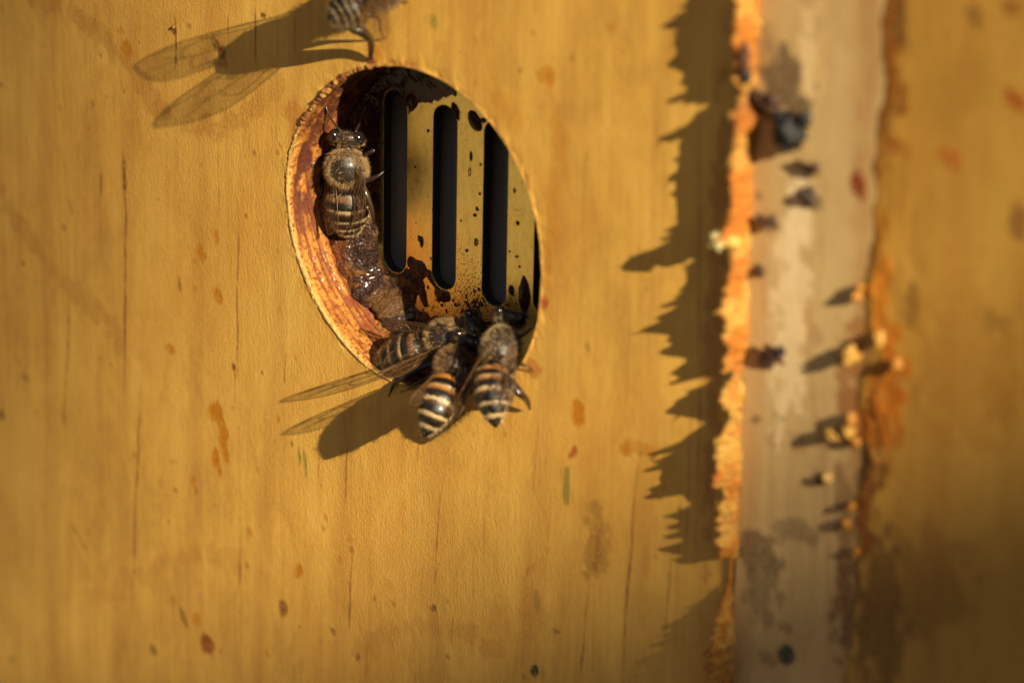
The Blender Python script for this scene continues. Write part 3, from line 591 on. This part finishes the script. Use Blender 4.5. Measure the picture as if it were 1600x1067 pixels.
for j, t in enumerate(tt):
    s_ = 1 - abs(2 * t - 1)                       # 0 base, 1 top
    side = -1 if t < 0.5 else 1
    low = np.minimum(hz, hs * 0.95)
    hh = s_ * low + (sstep(0.75, 1.0, s_)) * (hz - low) if s_ < 1 else hz
    wd = (0.40 * (1 - s_) ** 0.7 + 0.22) * np.clip(hs / 2.2, 0.35, 1.1)
    wd = wd * (0.15 if s_ == 1 else 1) if s_ > 0.86 else wd
    nn_ = 0.45 * fbm(zs * 0.55, s_ * 1.2 + (5 if side > 0 else 0), 0, 93, 4) + 0.50 * fbm(zs * 1.7, s_ * 3 + (5 if side > 0 else 0), 0, 97, 3)
    lean = 0.30 * s_ * fbm(zs * 0.3, 0.1, 0, 95, 2)
    V[:, j, 0] = XF + edgeB(zs) * 0.4 + side * wd + nn_ * (0.3 + 0.35 * (1 - s_)) * (side if side > 0 else 0.6) + lean + 0.35 * (1 - s_) * (side > 0)
    V[:, j, 1] = 0.3 - hh - (0.3 if s_ > 0.2 else 0) - 0.12 * nn_ * (s_ < 0.8)
    V[:, j, 2] = zs
    k = sstep(-0.3, 0.45, fbm(zs * 0.5, s_ * 1.5, 0, 99, 4))[:, None]
    CC[:, j] = np.array((0.62, 0.37, 0.070)) * k + np.array((0.50, 0.17, 0.012)) * (1 - k)
dark = np.exp(-((zs - at(1165, 130, 1).z) / 3.0) ** 2)[:, None, None] * sstep(-0.4, 0.3, fbm(zs * 0.6, 0.4, 0, 77, 3))[:, None, None]
dark = np.maximum(dark, 0.6 * np.exp(-((zs - at(1120, 1010, 1).z) / 6.0) ** 2)[:, None, None] * sstep(-0.1, 0.4, fbm(zs * 0.9, 0.4, 0, 78, 3))[:, None, None])
CC = CC * (1 - 0.8 * dark) + np.array((0.13, 0.03, 0.01)) * 0.8 * dark
ridge = mesh_obj('torn_ridge', V.reshape(-1, 3), grid_faces(len(zs), nprof)[:, ::-1].copy(), m_fibre, None, True, CC.reshape(-1, 3))
tag(ridge, 'ragged bright orange ridge of torn wood running upright beside the pale strip', 'wood ridge')
# loose curled fibres growing from the ridge are part of it
mb = MB()
for k in range(1100):
    i = random.randrange(len(zs)); z = zs[i]; hh = hz[i]
    if not (-45 < z < 40): continue
    s0 = random.uniform(0.4, 1.0); side = random.choice((-1, 1, 1)); x = XF + edgeB(np.array([z]))[0] * 0.4 + side * (1 - s0) * 1.2
    p = Vector((x, 0.2 - hh * s0, z)); d = Vector((random.uniform(-0.6, 0.6), random.uniform(-1, 0.1), random.uniform(-0.9, 0.9))).normalized(); L = random.uniform(0.15, 0.5)
    q = p + d * L; q2 = q + (d + Vector((random.uniform(-1, 1), random.uniform(-1, 1), random.uniform(-1, 1)))).normalized() * L * 0.5
    mb.tube([p - d * 0.2, p, q, q2], [0.09, 0.08, 0.045, 0.012], (0.85, 0.45, 0.1), 0, 5)
mb.build('fibre', m_fibre, ridge)

# ------------------------------------------------------------------ crumbs and specks on the strip
def crumb(name, label, cat, parts, group=None):
    """parts: (px,py,h,rx,ry,rz,colour[,tilt])"""
    base = at(parts[0][0], parts[0][1], HB); mb = MB(); kq = 0.58 if 'wax crumb' in label or 'grain' in label or 'bead at' in label else 0.85
    parts = [(a_, b_, 0.3 + (c_ - 0.3) * (0.38 if kq < .8 else 0.7), d_ * kq, e_ * kq, f_ * kq, *g_) for a_, b_, c_, d_, e_, f_, *g_ in parts] if 'wax bead on' not in label and 'splinter' not in name and 'wax bead' not in cat else parts
    for i, (px, py, h, rx, ry, rz, c, *t) in enumerate(parts):
        rot = Matrix.Rotation(math.radians(t[0]) if t else 0, 3, 'Y')
        mb.blob(at(px, py, h), (rx, ry, rz), 0.8, 1.5, int(px + py) % 97, c, 0, 18, 24, rot)
    o = mb.build(name, m_crumb, None, (base.x, -HB, base.z)); tag(o, label, cat, group); return o
BK = (0.012, 0.012, 0.012); BR = (0.07, 0.03, 0.015); WX = (0.56, 0.30, 0.055); WX2 = (0.46, 0.19, 0.02)
crumb('dark_pellet', 'shiny black round pellet with a knobbly bump, largest dark lump on the bare strip', 'pellet', [(1233, 205, 1.9, 1.6, 1.4, 1.7, BK), (1222, 190, 1.3, 1.0, 1.0, 1.1, BK), (1256, 187, 2.0, .75, .7, .8, BK), (1245, 197, 1.5, .7, .7, .7, BK)])
crumb('debris_flake', 'long brown flake lying just above the shiny black pellet by the ridge', 'debris', [(1192, 158, 1.2, 1.9, .6, .6, BR, 12), (1208, 154, 1.4, .8, .6, .5, BR)])
crumb('debris_flake', 'small dark upright flake caught on the top part of the orange ridge', 'debris', [(1163, 95, 2.8, .5, .5, 1.7, (0.09, 0.03, 0.015)), (1165, 120, 2.6, .6, .5, .7, BK)])
crumb('debris_twig', 'thin dark twig like bit lying under the shiny black pellet', 'debris', [(1262, 262, .9, 1.6, .35, .25, BR, 12), (1274, 260, 1.2, .45, .4, .4, BR)])
crumb('dark_crumb', 'brown rounded crumb with a pale grain, below the thin twig on the strip', 'crumb', [(1262, 308, .9, 1.2, .8, 1.2, (0.06, 0.035, 0.02)), (1276, 300, 1.4, .4, .4, .5, (0.25, 0.18, 0.1))])
crumb('debris_twig', 'hooked dark bit lying beside the ridge in its upper middle', 'debris', [(1197, 346, 1.3, 1.2, .35, .3, BR, 20), (1208, 345, 1.3, .35, .35, .7, BR)])
crumb('dark_crumb', 'small dark speck on the strip beside the two pale wax grains', 'crumb', [(1187, 424, .8, .7, .5, .8, BR)])
crumb('debris_flake', 'ragged dark flake in the middle of the strip, level with the bees in the hole', 'debris', [(1208, 552, 1.3, 1.3, .45, .5, BR, 30), (1220, 548, 1.6, .5, .4, .5, BK), (1196, 562, .9, 1.0, .4, .35, BR, 25)])
crumb('wax_crumb', 'large pale wax crumb at the right board edge throwing a pointed shadow', 'crumb', [(1328, 555, 2.6, 1.2, 1.5, 1.2, WX)])
crumb('wax_crumb', 'knobbly yellow wax crumb jutting from the right board above a long dark shadow', 'crumb', [(1305, 679, 2.3, 1.5, 1.4, .6, WX, 8), (1326, 674, 2.3, .8, 1.2, .9, WX), (1331, 655, 2.0, .6, 1.1, 1.1, WX2), (1338, 690, 1.8, .7, .8, .6, WX2)])
crumb('wax_crumb', 'small orange wax grain on the right board level with the tallest ridge spike', 'crumb', [(1338, 462, 1.8, .7, .9, .8, WX2), (1345, 450, 1.8, .5, .7, .6, WX2)])
crumb('wax_crumb', 'bright wax bead at the top of the orange patch on the right board', 'crumb', [(1374, 531, 2.7, .7, .9, 1.2, WX)])
crumb('wax_crumb', 'round wax bead at the right of the orange patch on the right board', 'crumb', [(1400, 570, 2.5, .8, .9, 1.0, WX2)])
crumb('wax_crumb', 'faint yellow grain lying low on the strip under the knobbly wax crumb', 'crumb', [(1292, 747, 1.4, .8, .7, .8, (0.55, 0.36, 0.12)), (1280, 752, .8, .6, .5, .6, BR)])
crumb('wax_crumb', 'tiny orange grain at the board edge, upper of the low pair', 'crumb', [(1331, 790, 1.8, .6, .8, .6, WX2)])
crumb('wax_crumb', 'tiny orange grain at the board edge, lower of the low pair', 'crumb', [(1322, 818, 1.8, .7, .8, .8, WX2)])
crumb('wax_crumb', 'tiny amber grain at the edge of the right board near its foot', 'crumb', [(1338, 862, 1.7, .5, .7, .8, WX2)])
crumb('wax_bead', 'glossy pale wax bead on the crest of the ridge, left of its pair', 'wax bead', [(1120, 376, 3.4, .8, .7, .7, (0.7, 0.55, 0.25))])
crumb('wax_bead', 'glossy yellow wax bead on the side of the ridge, right of its pair', 'wax bead', [(1142, 378, 2.6, .7, .7, .6, (0.75, 0.45, 0.1))])
crumb('wood_splinter', 'tiny pale splinter standing on the board at the upper edge of the wing shadow', 'splinter', [(271, 43, 0.15, .12, .15, .22, (0.4, 0.2, 0.06), 30)])

# ------------------------------------------------------------------ bees
def spline(P, n):
    P = [Vector(p) for p in P]; Q = [P[0] * 2 - P[1]] + P + [P[-1] * 2 - P[-2]]; out = []; m_ = len(P) - 1
    for i in range(n):
        t = i / (n - 1) * m_; k = min(int(t), m_ - 1); f = t - k; a, b, c, d = Q[k:k + 4]
        out.append(0.5 * ((2 * b) + (c - a) * f + (2 * a - 5 * b + 4 * c - d) * f * f + (3 * b - a - 3 * c + d) * f ** 3))
    return out
FR = [0, .067, .146, .30, .468, .62, .80, 1.0]
def anchored(P, n):
    D = [list(p) for p in spline(P, 7 * 60 + 1)]; D = np.array(D); par = np.linspace(0, 7, len(D)); f = np.interp(par, np.arange(8), FR)
    t = np.linspace(0, 1, n); out = np.stack([np.interp(t, f, D[:, i]) for i in range(3)], -1)
    kk = np.ones(13) / 13
    for i in range(3): out[:, i] = np.convolve(np.pad(out[:, i], 6, 'reflect', reflect_type='odd'), kk, 'valid')
    return out, float(np.linalg.norm(np.diff(out, axis=0), axis=1).sum())
def sh(px, py, h):
    """point at height h whose shadow falls on the board at photo pixel px,py"""
    return at(px, py, 0) - SUN * (h / SUN.y)
def resample(P, n):
    L = [0.0]
    for i in range(1, len(P)): L.append(L[-1] + (P[i] - P[i - 1]).length)
    L = np.array(L); A_ = np.array([list(p) for p in P]); s_ = np.linspace(0, L[-1], n)
    return np.stack([np.interp(s_, L, A_[:, i]) for i in range(3)], -1), L[-1]
# radius profile along body fraction: (s, half width, half height)
PROF = np.array([(0.000, .15, .15), (0.012, .80, .70), (0.035, 1.45, 1.25), (0.070, 1.80, 1.50), (0.105, 1.72, 1.40), (0.130, 1.10, .95), (0.146, .55, .55), (0.162, .80, .80), (0.20, 1.62, 1.50),
                 (0.27, 2.00, 1.90), (0.35, 2.05, 2.00), (0.42, 1.65, 1.75), (0.455, .85, 1.0), (0.475, .55, .65), (0.50, 1.25, 1.15), (0.55, 2.02, 1.85), (0.63, 2.32, 2.10), (0.72, 2.30, 2.08), (0.80, 2.08, 1.85), (0.87, 1.66, 1.50), (0.93, 1.12, 1.02), (0.975, .55, .5), (1.0, .10, .10)])
def stripe(v, ang, style):
    """v 0..1 along the abdomen, ang 0 = back; returns colour"""
    seg = np.array([0.0, 0.13, 0.32, 0.50, 0.67, 0.82, 1.01])
    i = np.clip(np.searchsorted(seg, v, side='right') - 1, 0, 5); f = (v - seg[i]) / (seg[i + 1] - seg[i])
    black = np.array((0.009, 0.006, 0.004)); amber = np.array((0.42, 0.155, 0.022)); brown = np.array((0.13, 0.05, 0.016)); palec = np.array((0.52, 0.37, 0.18))
    fr = {'orange': [1, 1, .6, .12, .03, 0], 'brown': [.55, .6, .35, .15, .05, 0], 'dark': [.35, .3, .2, .12, .05, 0]}[style]
    k = np.array(fr)[i][..., None]; base = black * (1 - k) + (amber if style == 'orange' else brown * 1.3) * k
    rear = sstep(0.42, 0.58, f)[..., None]; c = base * (1 - rear) + black * rear
    p = (sstep(0.0, 0.06, f) * sstep(0.36, 0.22, f) * (i > 0) * (v > 0.2))[..., None] * (0.85 if style == 'orange' else 0.6)
    if style == 'orange': p = p * sstep(0.2, 0.5, v)[..., None]
    c = c * (1 - p) + palec * p
    tip = sstep(0.86, 0.92, v)[..., None]
    return c * (1 - tip) + black * tip
def bee(spine, up, style, label, legs, wings, ants, fur=(0.50, 0.33, 0.15), furn=3600, furl=0.7, size=1.0, base=None, bare=1.0, aw=1.0, group='honey bees around the entrance hole'):
    """spine: head front -> tip (mm points); up: dorsal direction"""
    P, L = anchored(spine, 210); n = len(P); ns = 56
    s_ = np.linspace(0, 1, n); hw = np.interp(s_, PROF[:, 0], PROF[:, 1]) * size; hh = np.interp(s_, PROF[:, 0], PROF[:, 2]) * size
    k5 = np.ones(5) / 5; hw = np.convolve(np.pad(hw, 2, 'edge'), k5, 'valid'); hh = np.convolve(np.pad(hh, 2, 'edge'), k5, 'valid')
    v = (s_ - 0.475) / 0.525; seg = np.array([0.0, 0.13, 0.32, 0.50, 0.67, 0.82, 1.01]); i = np.clip(np.searchsorted(seg, v, side='right') - 1, 0, 5); f = (v - seg[i]) / (seg[i + 1] - seg[i])
    st = np.where(v > 0.02, 1 + 0.045 * sstep(0.0, 0.9, f) - 0.02, 1); ab = np.where(v > 0, aw, 1.0)
    hw = hw * st * ab; hh = hh * st * ab
    up = Vector(up).normalized(); Tn = np.gradient(P, axis=0); Tn /= np.linalg.norm(Tn, axis=1)[:, None]
    SD = np.cross(Tn, np.array(up)); SD /= np.linalg.norm(SD, axis=1)[:, None]; UPV = np.cross(SD, Tn)
    q = np.linspace(0, 2 * math.pi, ns, endpoint=False)
    cs, sn = np.cos(q), np.sin(q)                        # q=0 : dorsal
    V = P[:, None, :] + UPV[:, None, :] * (cs[None, :, None] * hh[:, None, None]) + SD[:, None, :] * (sn[None, :, None] * hw[:, None, None])
    col = np.zeros((n, ns, 3)); col[:] = (0.022, 0.015, 0.011)
    vv = np.broadcast_to(v[:, None], (n, ns)) + 0.012 * noise(V[..., 0] * 3, V[..., 1] * 3, V[..., 2] * 3, 5)
    sc_ = stripe(np.clip(vv, 0, 1), q, style); m2 = (vv > 0)[..., None]; col = np.where(m2, sc_, col)
    belly = (sstep(-0.35, -0.75, cs)[None, :, None]) * m2; col = col * (1 - 0.5 * belly) + np.array((0.20, 0.10, 0.035)) * 0.5 * belly
    bp = Vector(base) if base is not None else Vector(P[int(0.3 * n)])
    root = empty('honey_bee', bp); tag(root, label, 'bee', group)
    body = MB(); body.add(V.reshape(-1, 3), grid_faces(n, ns, False, True)[:, ::-1], col.reshape(-1, 3), 0)
    legc = (0.020, 0.012, 0.009)
    for lg in legs:
        pts_ = [Vector(p) for p in lg['p']]; r0 = lg.get('r', [0.28, 0.34, 0.30, 0.16, 0.10, 0.07]); c = lg.get('c', legc)
        sp = spline(pts_, len(pts_) * 7); kk = np.linspace(0, 1, len(sp)); rr_ = np.interp(kk, np.linspace(0, 1, len(r0)), r0)
        body.tube(sp, list(rr_ * lg.get('w', 1.0)), c, 1, 10, lg.get('flat', 0.75))
        e = sp[-1]; d = (sp[-1] - sp[-3]).normalized(); sdv = d.cross(up); sdv = sdv.normalized() if sdv.length > .01 else Vector((1, 0, 0))
        for sg in (-1, 1): body.tube([e - d * .05, e + d * .12 + sdv * sg * .12, e + d * .1 + sdv * sg * .2], [.05, .035, .01], c, 1, 5)
    # mouthparts and jaws at the head front
    h0 = Vector(P[0]); tn = Vector(Tn[3]); upv = Vector(UPV[8]); sd = Vector(SD[8])
    for sg in (-1, 1): body.tube([h0 + tn * .4 - upv * .6 + sd * sg * .3, h0 - tn * .25 - upv * .9 + sd * sg * .2, h0 - tn * .3 - upv * 1.2], [.2, .16, .05], (0.05, 0.02, 0.01), 1, 6)
    b = body.build('body', [m_bee, m_leg], root, tuple(bp))
    # eyes
    ih = int(0.072 * n)
    for sg in (-1, 1):
        c = Vector(P[ih]) + Vector(SD[ih]) * (sg * 1.22 * size) + Vector(UPV[ih]) * (0.42 * size) - Vector(Tn[ih]) * 0.05
        rot = Matrix((SD[ih], UPV[ih], Tn[ih])).transposed(); e = MB(); e.blob(c, (0.70 * size, 1.12 * size, 0.78 * size), 0.0, 1, 1, (0.012, 0.008, 0.008), 0, 20, 24, rot)
        e.build('eye', m_eye, root, tuple(bp))
    for an in ants:
        mbn = MB(); sp = spline(an, 22); mbn.tube(sp, [0.12] * 7 + [0.10] * 14 + [0.07], (0.03, 0.018, 0.012), 0, 7); mbn.build('antenna', m_leg, root, tuple(bp))
    # fur
    fb_V = []; fb_C = []
    def hairs(count, smin, smax, ln, lay, dens, wd=0.017, col_=fur):
        k = 0; tries = 0
        while k < count and tries < count * 8:
            tries += 1
            s0 = random.uniform(smin, smax); qq = random.uniform(0, 2 * math.pi); pr_ = dens(s0, qq)
            if random.random() > pr_: continue
            ii = min(int(s0 * (n - 1)), n - 2); Pc = Vector(P[ii]); U_ = Vector(UPV[ii]); D_ = Vector(SD[ii]); T_ = Vector(Tn[ii])
            rad_ = U_ * math.cos(qq) * hh[ii] + D_ * math.sin(qq) * hw[ii]
            nn = (U_ * math.cos(qq) / hh[ii] + D_ * math.sin(qq) / hw[ii]).normalized()
            p0 = Pc + rad_ * 0.99; rv = Vector((random.gauss(0, 1), random.gauss(0, 1), random.gauss(0, 1)))
            d = (nn * (1 - lay) + T_ * lay + rv * 0.22).normalized(); l = ln * random.uniform(0.55, 1.25)
            p1 = p0 + d * l * 0.55; p2 = p1 + (d + T_ * 0.25 + rv * 0.18).normalized() * l * 0.45
            sdv = d.cross(Vector((rv.y, rv.z, rv.x))); sdv = sdv.normalized() if sdv.length > 1e-4 else Vector((1, 0, 0)); s2 = d.cross(sdv)
            for a_, w0, w1 in ((p0, 1, .8), (p1, .8, .8)): pass
            fb_V.extend([p0 + sdv * wd, p0 - sdv * wd * .5 + s2 * wd * .86, p0 - sdv * wd * .5 - s2 * wd * .86, p1 + sdv * wd * .7, p1 - sdv * wd * .35 + s2 * wd * .6, p1 - sdv * wd * .35 - s2 * wd * .6, p2])
            g = random.uniform(0.55, 1.25); cc = [min(x * g, 1) for x in col_]; fb_C.extend([cc] * 7); k += 1
    def dth(s0, qq):                                    # thorax: dense sides, bare disc on the back
        d = math.hypot((s0 - 0.30) / 0.088, (math.sin(qq) * 1.0) / 0.68) if math.cos(qq) > 0 else 9
        return 1.0 if d > 1.0 else (1 - 0.93 * bare)
    def dab(s0, qq):
        vv_ = (s0 - 0.475) / 0.525; i_ = int(np.clip(np.searchsorted(seg, vv_, side='right') - 1, 0, 5)); f_ = (vv_ - seg[i_]) / (seg[i_ + 1] - seg[i_])
        return 1.0 if 0.0 < f_ < 0.30 else 0.04
    hairs(furn, 0.155, 0.455, furl * size, 0.35, dth)
    hairs(int(furn * 0.22), 0.02, 0.14, 0.5 * size, 0.2, lambda a, b: 0.35 if math.cos(b) > 0.2 else 1)
    hairs(int(furn * 0.13), 0.49, 0.57, 0.65 * size, 0.62, lambda a, b: 0.9)
    hairs(int(furn * 0.30), 0.58, 0.97, 0.34 * size, 0.84, dab, 0.014, (0.50, 0.36, 0.18))
    # hairs along the hind edge and belly outline
    hairs(int(furn * 0.10), 0.60, 0.985, 0.55 * size, 0.55, lambda a, b: 1.0 if math.cos(b) < 0.1 else 0.0, 0.018, (0.6, 0.46, 0.26))
    Vh = np.array([list(x) for x in fb_V]); nh = len(Vh) // 7; o7 = (np.arange(nh) * 7)[:, None]
    Q = np.concatenate([o7 + np.array([[0, 1, 4, 3]]), o7 + np.array([[1, 2, 5, 4]]), o7 + np.array([[2, 0, 3, 5]]), o7 + np.array([[3, 4, 6, 6]]), o7 + np.array([[4, 5, 6, 6]]), o7 + np.array([[5, 3, 6, 6]])])
    hb = MB(); hb.add(Vh, Q, np.array(fb_C), 0); hb.build('fur', m_hair, root, tuple(bp))
    for wg in wings: wing(root, bp, **wg)
    return root
VEINS = [[(0, .5), (.10, .82), (.3, .95), (.55, 1.0), (.72, .99)], [(0, .45), (.15, .7), (.35, .82), (.58, .90), (.64, .97)], [(.05, .45), (.2, .52), (.38, .5), (.5, .48), (.68, .52), (.8, .62)],
         [(.03, .35), (.25, .25), (.45, .18), (.62, .14)], [(.38, .5), (.40, .3), (.44, .18)], [(.5, .49), (.53, .68), (.56, .88)], [(.62, .5), (.63, .3), (.60, .14)], [(.68, .52), (.72, .66), (.70, .80), (.58, .89)], [(.70, .80), (.82, .88), (.9, .9), (.72, .99)], [(.35, .82), (.37, .65), (.38, .5)], [(.2, .52), (.22, .38), (.25, .25)], [(.68, .52), (.8, .42), (.86, .36)], [(.04, 0), (.2, 0), (.4, 0), (.6, 0), (.75, 0), (.88, .03), (.97, .2), (.99, .6), (.93, .97), (.8, 1), (.6, 1), (.3, 1)]]
def wing(root, bp, r, t, nrm, width=3.1, curl=0.0, veins=True, rip=0.12):
    """r root point, t tip point, nrm: direction towards the leading edge"""
    r = Vector(r); t = Vector(t); ax = t - r; L = ax.length; ax.normalize(); lead = SUN.cross(ax) if nrm == 'sun' else Vector(nrm); lead = (lead - ax * lead.dot(ax)).normalized(); face = ax.cross(lead)
    nu, nv = 40, 14
    def pt(u, v):
        le = 0.36 * min(1, (u / 0.12)) ** 0.8 * (1 - 0.75 * max(0, (u - 0.62) / 0.38) ** 2.6); te = -(0.12 + 0.52 * math.sin(min(1, u / 0.72) * math.pi / 2) ** 1.2) * (1 - max(0, (u - 0.66) / 0.34) ** 2.4) * (1 if u > 0.02 else .6)
        if u > 0.985: le *= .6; te *= .5
        a = te + (le - te) * v
        return r + ax * (u * L) + lead * (a * width) + face * (curl * math.sin(u * 2.4) * width * (0.5 - v) + curl * 1.2 * u * u + rip * math.sin(u * 9 + v * 5) * u)
    w_ = MB(); V = [list(pt(i / (nu - 1), j / (nv - 1))) for i in range(nu) for j in range(nv)]
    w_.add(np.array(V), grid_faces(nu, nv), (0.2, 0.1, 0.04), 0)
    if veins:
        for vn in VEINS:
            sp = [pt(u, v) for u, v in vn]; sp = spline(sp, len(sp) * 4); w_.tube(sp, [0.036] * (len(sp) - 1) + [0.02], (0.10, 0.045, 0.018), 1, 5)
    w_.build('wing', [m_wing, m_vein], root, tuple(bp))

def A3(*l): return [at(*p) for p in l]
# bee 1: upright inside the hole, seen from the back
bee(A3((545, 203, -5.3), (543, 215, -5.0), (542, 231, -4.7), (541, 259, -4.5), (541, 287, -4.6), (542, 313, -4.6), (543, 342, -4.9), (546, 372, -5.4)), (.52, -.78, .34), 'brown',
    'upright furry brown bee clinging inside the left of the hole, back showing',
    [dict(p=A3((565, 245, -5.4), (582, 236, -5.8), (590, 228, -6.4), (603, 222, -7.0))), dict(p=A3((563, 268, -5.3), (572, 282, -5.2), (590, 275, -5.8), (603, 264, -6.6), (607, 262, -7.2))),
     dict(p=A3((560, 280, -5.0), (568, 292, -4.4), (578, 318, -4.6), (583, 340, -5.6), (585, 352, -6.6)), r=[.25, .32, .36, .3, .14, .08], c=(0.05, 0.03, 0.015)), dict(p=A3((520, 245, -5.4), (508, 238, -5.4), (498, 248, -4.2), (488, 258, -3.4)), w=.8), dict(p=A3((518, 275, -5.4), (505, 290, -5.0), (500, 310, -4.4), (494, 318, -4.4)), w=.8), dict(p=A3((520, 215, -5.6), (508, 222, -5.4), (492, 232, -4.0)), w=.6)],
    [dict(r=at(565, 262, -3.6), t=at(552, 372, -3.2), nrm=(1, -.1, .1), width=2.7, curl=-.15), dict(r=at(518, 262, -3.6), t=at(512, 368, -2.6), nrm=(-1, .5, -.1), width=2.9, curl=.15), dict(r=at(566, 270, -3.8), t=at(562, 345, -3.6), nrm=(1, -.1, .1), width=2.0, curl=-.1), dict(r=at(518, 270, -3.8), t=at(503, 345, -3.4), nrm=(-1, .5, -.1), width=2.2, curl=.1)],
    [A3((536, 206, -4.4), (527, 199, -3.6), (516, 184, -3.0), (510, 170, -2.8), (508, 156, -3.0)), A3((556, 205, -5.0), (563, 192, -5.2), (570, 172, -5.6), (577, 155, -6.4))], fur=(0.38, 0.23, 0.095), furn=4000, furl=0.62, size=.96, aw=.98)
# bee 2: lying across the bottom of the hole, head to the right
bee(A3((755, 506, -5.2), (743, 511, -4.9), (727, 518, -4.4), (699, 530, -3.7), (672, 540, -3.0), (648, 548, -2.5), (616, 559, -2.0), (580, 574, -1.7)), (.30, -.75, .62), 'brown',
    'brown banded bee lying along the bottom rim, abdomen pointing left',
    [dict(p=A3((690, 552, -3.4), (672, 568, -1.6), (640, 585, -.4), (617, 598, .3), (610, 612, .4), (608, 618, .4)), r=[.28, .36, .34, .24, .14, .08]), dict(p=A3((700, 550, -3.4), (690, 575, -1.4), (664, 592, -.2), (640, 602, .2)), r=[.28, .34, .3, .14, .08]), dict(p=A3((722, 540, -4), (720, 560, -2.6), (704, 580, -1.0))), dict(p=A3((718, 512, -4.6), (722, 498, -5.0), (735, 492, -6.0), (748, 480, -7.2)), w=.7)],
    [dict(r=at(690, 548, -2.2), t=at(600, 583, -.2), nrm=(.2, -.2, -1), width=2.6, curl=.2, rip=.25), dict(r=at(694, 520, -2.4), t=at(588, 508, -2.0), nrm=(.1, -.4, 1), width=2.2, curl=-.2, rip=.2), dict(r=at(688, 548, -2.0), t=sh(435, 630, 6.0), nrm=(.1, -.25, 1), width=1.6, curl=.1), dict(r=at(692, 545, -2.2), t=at(622, 585, -.2), nrm=(.2, -.2, -1), width=2.0, curl=.15, rip=.25)],
    [A3((745, 502, -5.6), (741, 494, -5.2), (738, 484, -5.6), (748, 478, -6.4)), A3((752, 508, -5.8), (752, 495, -5.8), (748, 484, -6.2), (749, 476, -6.8))], fur=(0.36, 0.22, 0.09), furn=3400, furl=0.6, size=.95, aw=.92)
# bee 3: abdomen hanging out over the rim, left of the pair
bee(A3((736, 532, -3.4), (731, 537, -2.9), (722, 549, -2.0), (710, 568, -.5), (699, 592, 1.2), (691, 612, 2.8), (679, 642, 4.5), (663, 682, 5.8)), (.20, -.55, .35), 'orange',
    'orange and black bee over the bottom rim, its abdomen tip lowest of all bees',
    [dict(p=A3((718, 595, .2), (712, 612, 2.0), (707, 632, 2.4), (703, 650, 1.6), (701, 664, .6)), r=[.26, .34, .34, .2, .1]), dict(p=A3((690, 590, .2), (676, 600, 1.0), (655, 603, .9), (640, 608, .3), (628, 612, .1)), w=.8), dict(p=A3((700, 570, -.4), (684, 580, .4), (668, 592, .2)), w=.8), dict(p=A3((725, 560, -1), (728, 580, .6), (722, 600, .3)), w=.8)],
    [dict(r=at(696, 578, 1.2), t=sh(440, 680, 7.6), nrm=(-.3, -.3, 1), width=1.5, curl=.1), dict(r=at(722, 578, 1.2), t=at(712, 650, 4.8), nrm=(1, .2, 0), width=2.4, curl=-.1)],
    [A3((745, 525, -3.6), (750, 515, -3.6), (756, 508, -4.2))], fur=(0.30, 0.17, 0.06), furn=2800, furl=.6, bare=.5, size=.86, aw=.93)
# bee 4: abdomen down, head up against the slots, the right one of the pair
bee(A3((800, 488, -3.4), (797, 496, -3.0), (791, 512, -2.2), (783, 541, -.6), (774, 572, 1.0), (770, 592, 2.0), (769, 624, 3.2), (775, 668, 4.0)), (.45, -.75, .30), 'orange',
    'amber and black bee with pale dusty fur, rightmost of the bees at the rim',
    [dict(p=A3((785, 582, 1.0), (796, 594, 2.6), (810, 612, 2.8), (822, 624, 1.6), (828, 638, .6)), r=[.3, .46, .50, .36, .14], w=1.15), dict(p=A3((800, 560, .2), (812, 568, .8), (824, 572, .6), (832, 578, .2)), w=.7), dict(p=A3((758, 580, 1.4), (742, 590, 2.6), (728, 612, 2.4), (722, 634, 1.2), (716, 648, .3)), w=.95), dict(p=A3((805, 530, -1.6), (820, 520, -1.6), (834, 508, -1.2), (838, 520, -.4)), w=.9), dict(p=A3((765, 540, -1), (752, 530, -1.4), (744, 512, -3)), w=.8)],
    [dict(r=at(768, 530, 1.8), t=at(700, 640, 3.4), nrm=(-.4, .9, .2), width=2.5, curl=.1, rip=.2), dict(r=at(772, 545, 1.6), t=at(716, 638, 2.8), nrm=(-.2, .9, .2), width=1.9, curl=.1, rip=.2), dict(r=at(798, 540, 1.6), t=at(792, 640, 5.2), nrm=(1, .6, 0), width=1.8, curl=-.1)],
    [A3((795, 490, -3.2), (785, 482, -3.0), (776, 488, -3.4)), A3((806, 492, -3.6), (818, 488, -3.6), (826, 498, -3.0))], fur=(0.44, 0.31, 0.15), furn=3200, furl=.6, bare=.45, size=.86, aw=.86)
# bee 5: standing on its head at the top edge, wings spread, throwing the long shadow
bee(A3((648, -52, .6), (640, -46, .9), (626, -36, 1.4), (600, -20, 2.4), (572, -2, 3.6), (554, 8, 4.5), (534, 19, 5.6), (513, 31, 6.8)), (-.45, -.25, .75), 'dark',
    'bee cut off by the top of the photo, throwing the long winged shadow',
    [dict(p=A3((560, 22, 3.6), (552, 34, 3.8), (552, 44, 4.2), (566, 50, 3.4), (579, 66, 1.6), (579, 92, .3)), r=[.26, .34, .44, .50, .30, .14], w=1.45), dict(p=A3((584, -22, 3.2), (582, -8, 3.4), (576, 4, 3.4), (570, 14, 3.0)), r=[.3, .42, .40, .2], w=1.2), dict(p=A3((556, 14, 4.2), (574, 22, 4.4), (592, 30, 3.0), (594, 48, 1.4), (600, 60, .3)), w=1.0), dict(p=A3((620, -20, 1.4), (628, -8, .6), (636, 4, .1)), w=.8)],
    [dict(r=at(596, -22, 4.2), t=sh(208, 106, 12.0), nrm='sun', width=3.3), dict(r=at(600, -12, 3.6), t=sh(242, 200, 12.8), nrm='sun', width=3.3)],
    [A3((652, -60, 1.0), (662, -62, .8), (672, -56, .4))], fur=(.25, .15, .07), furn=1800, size=.98)
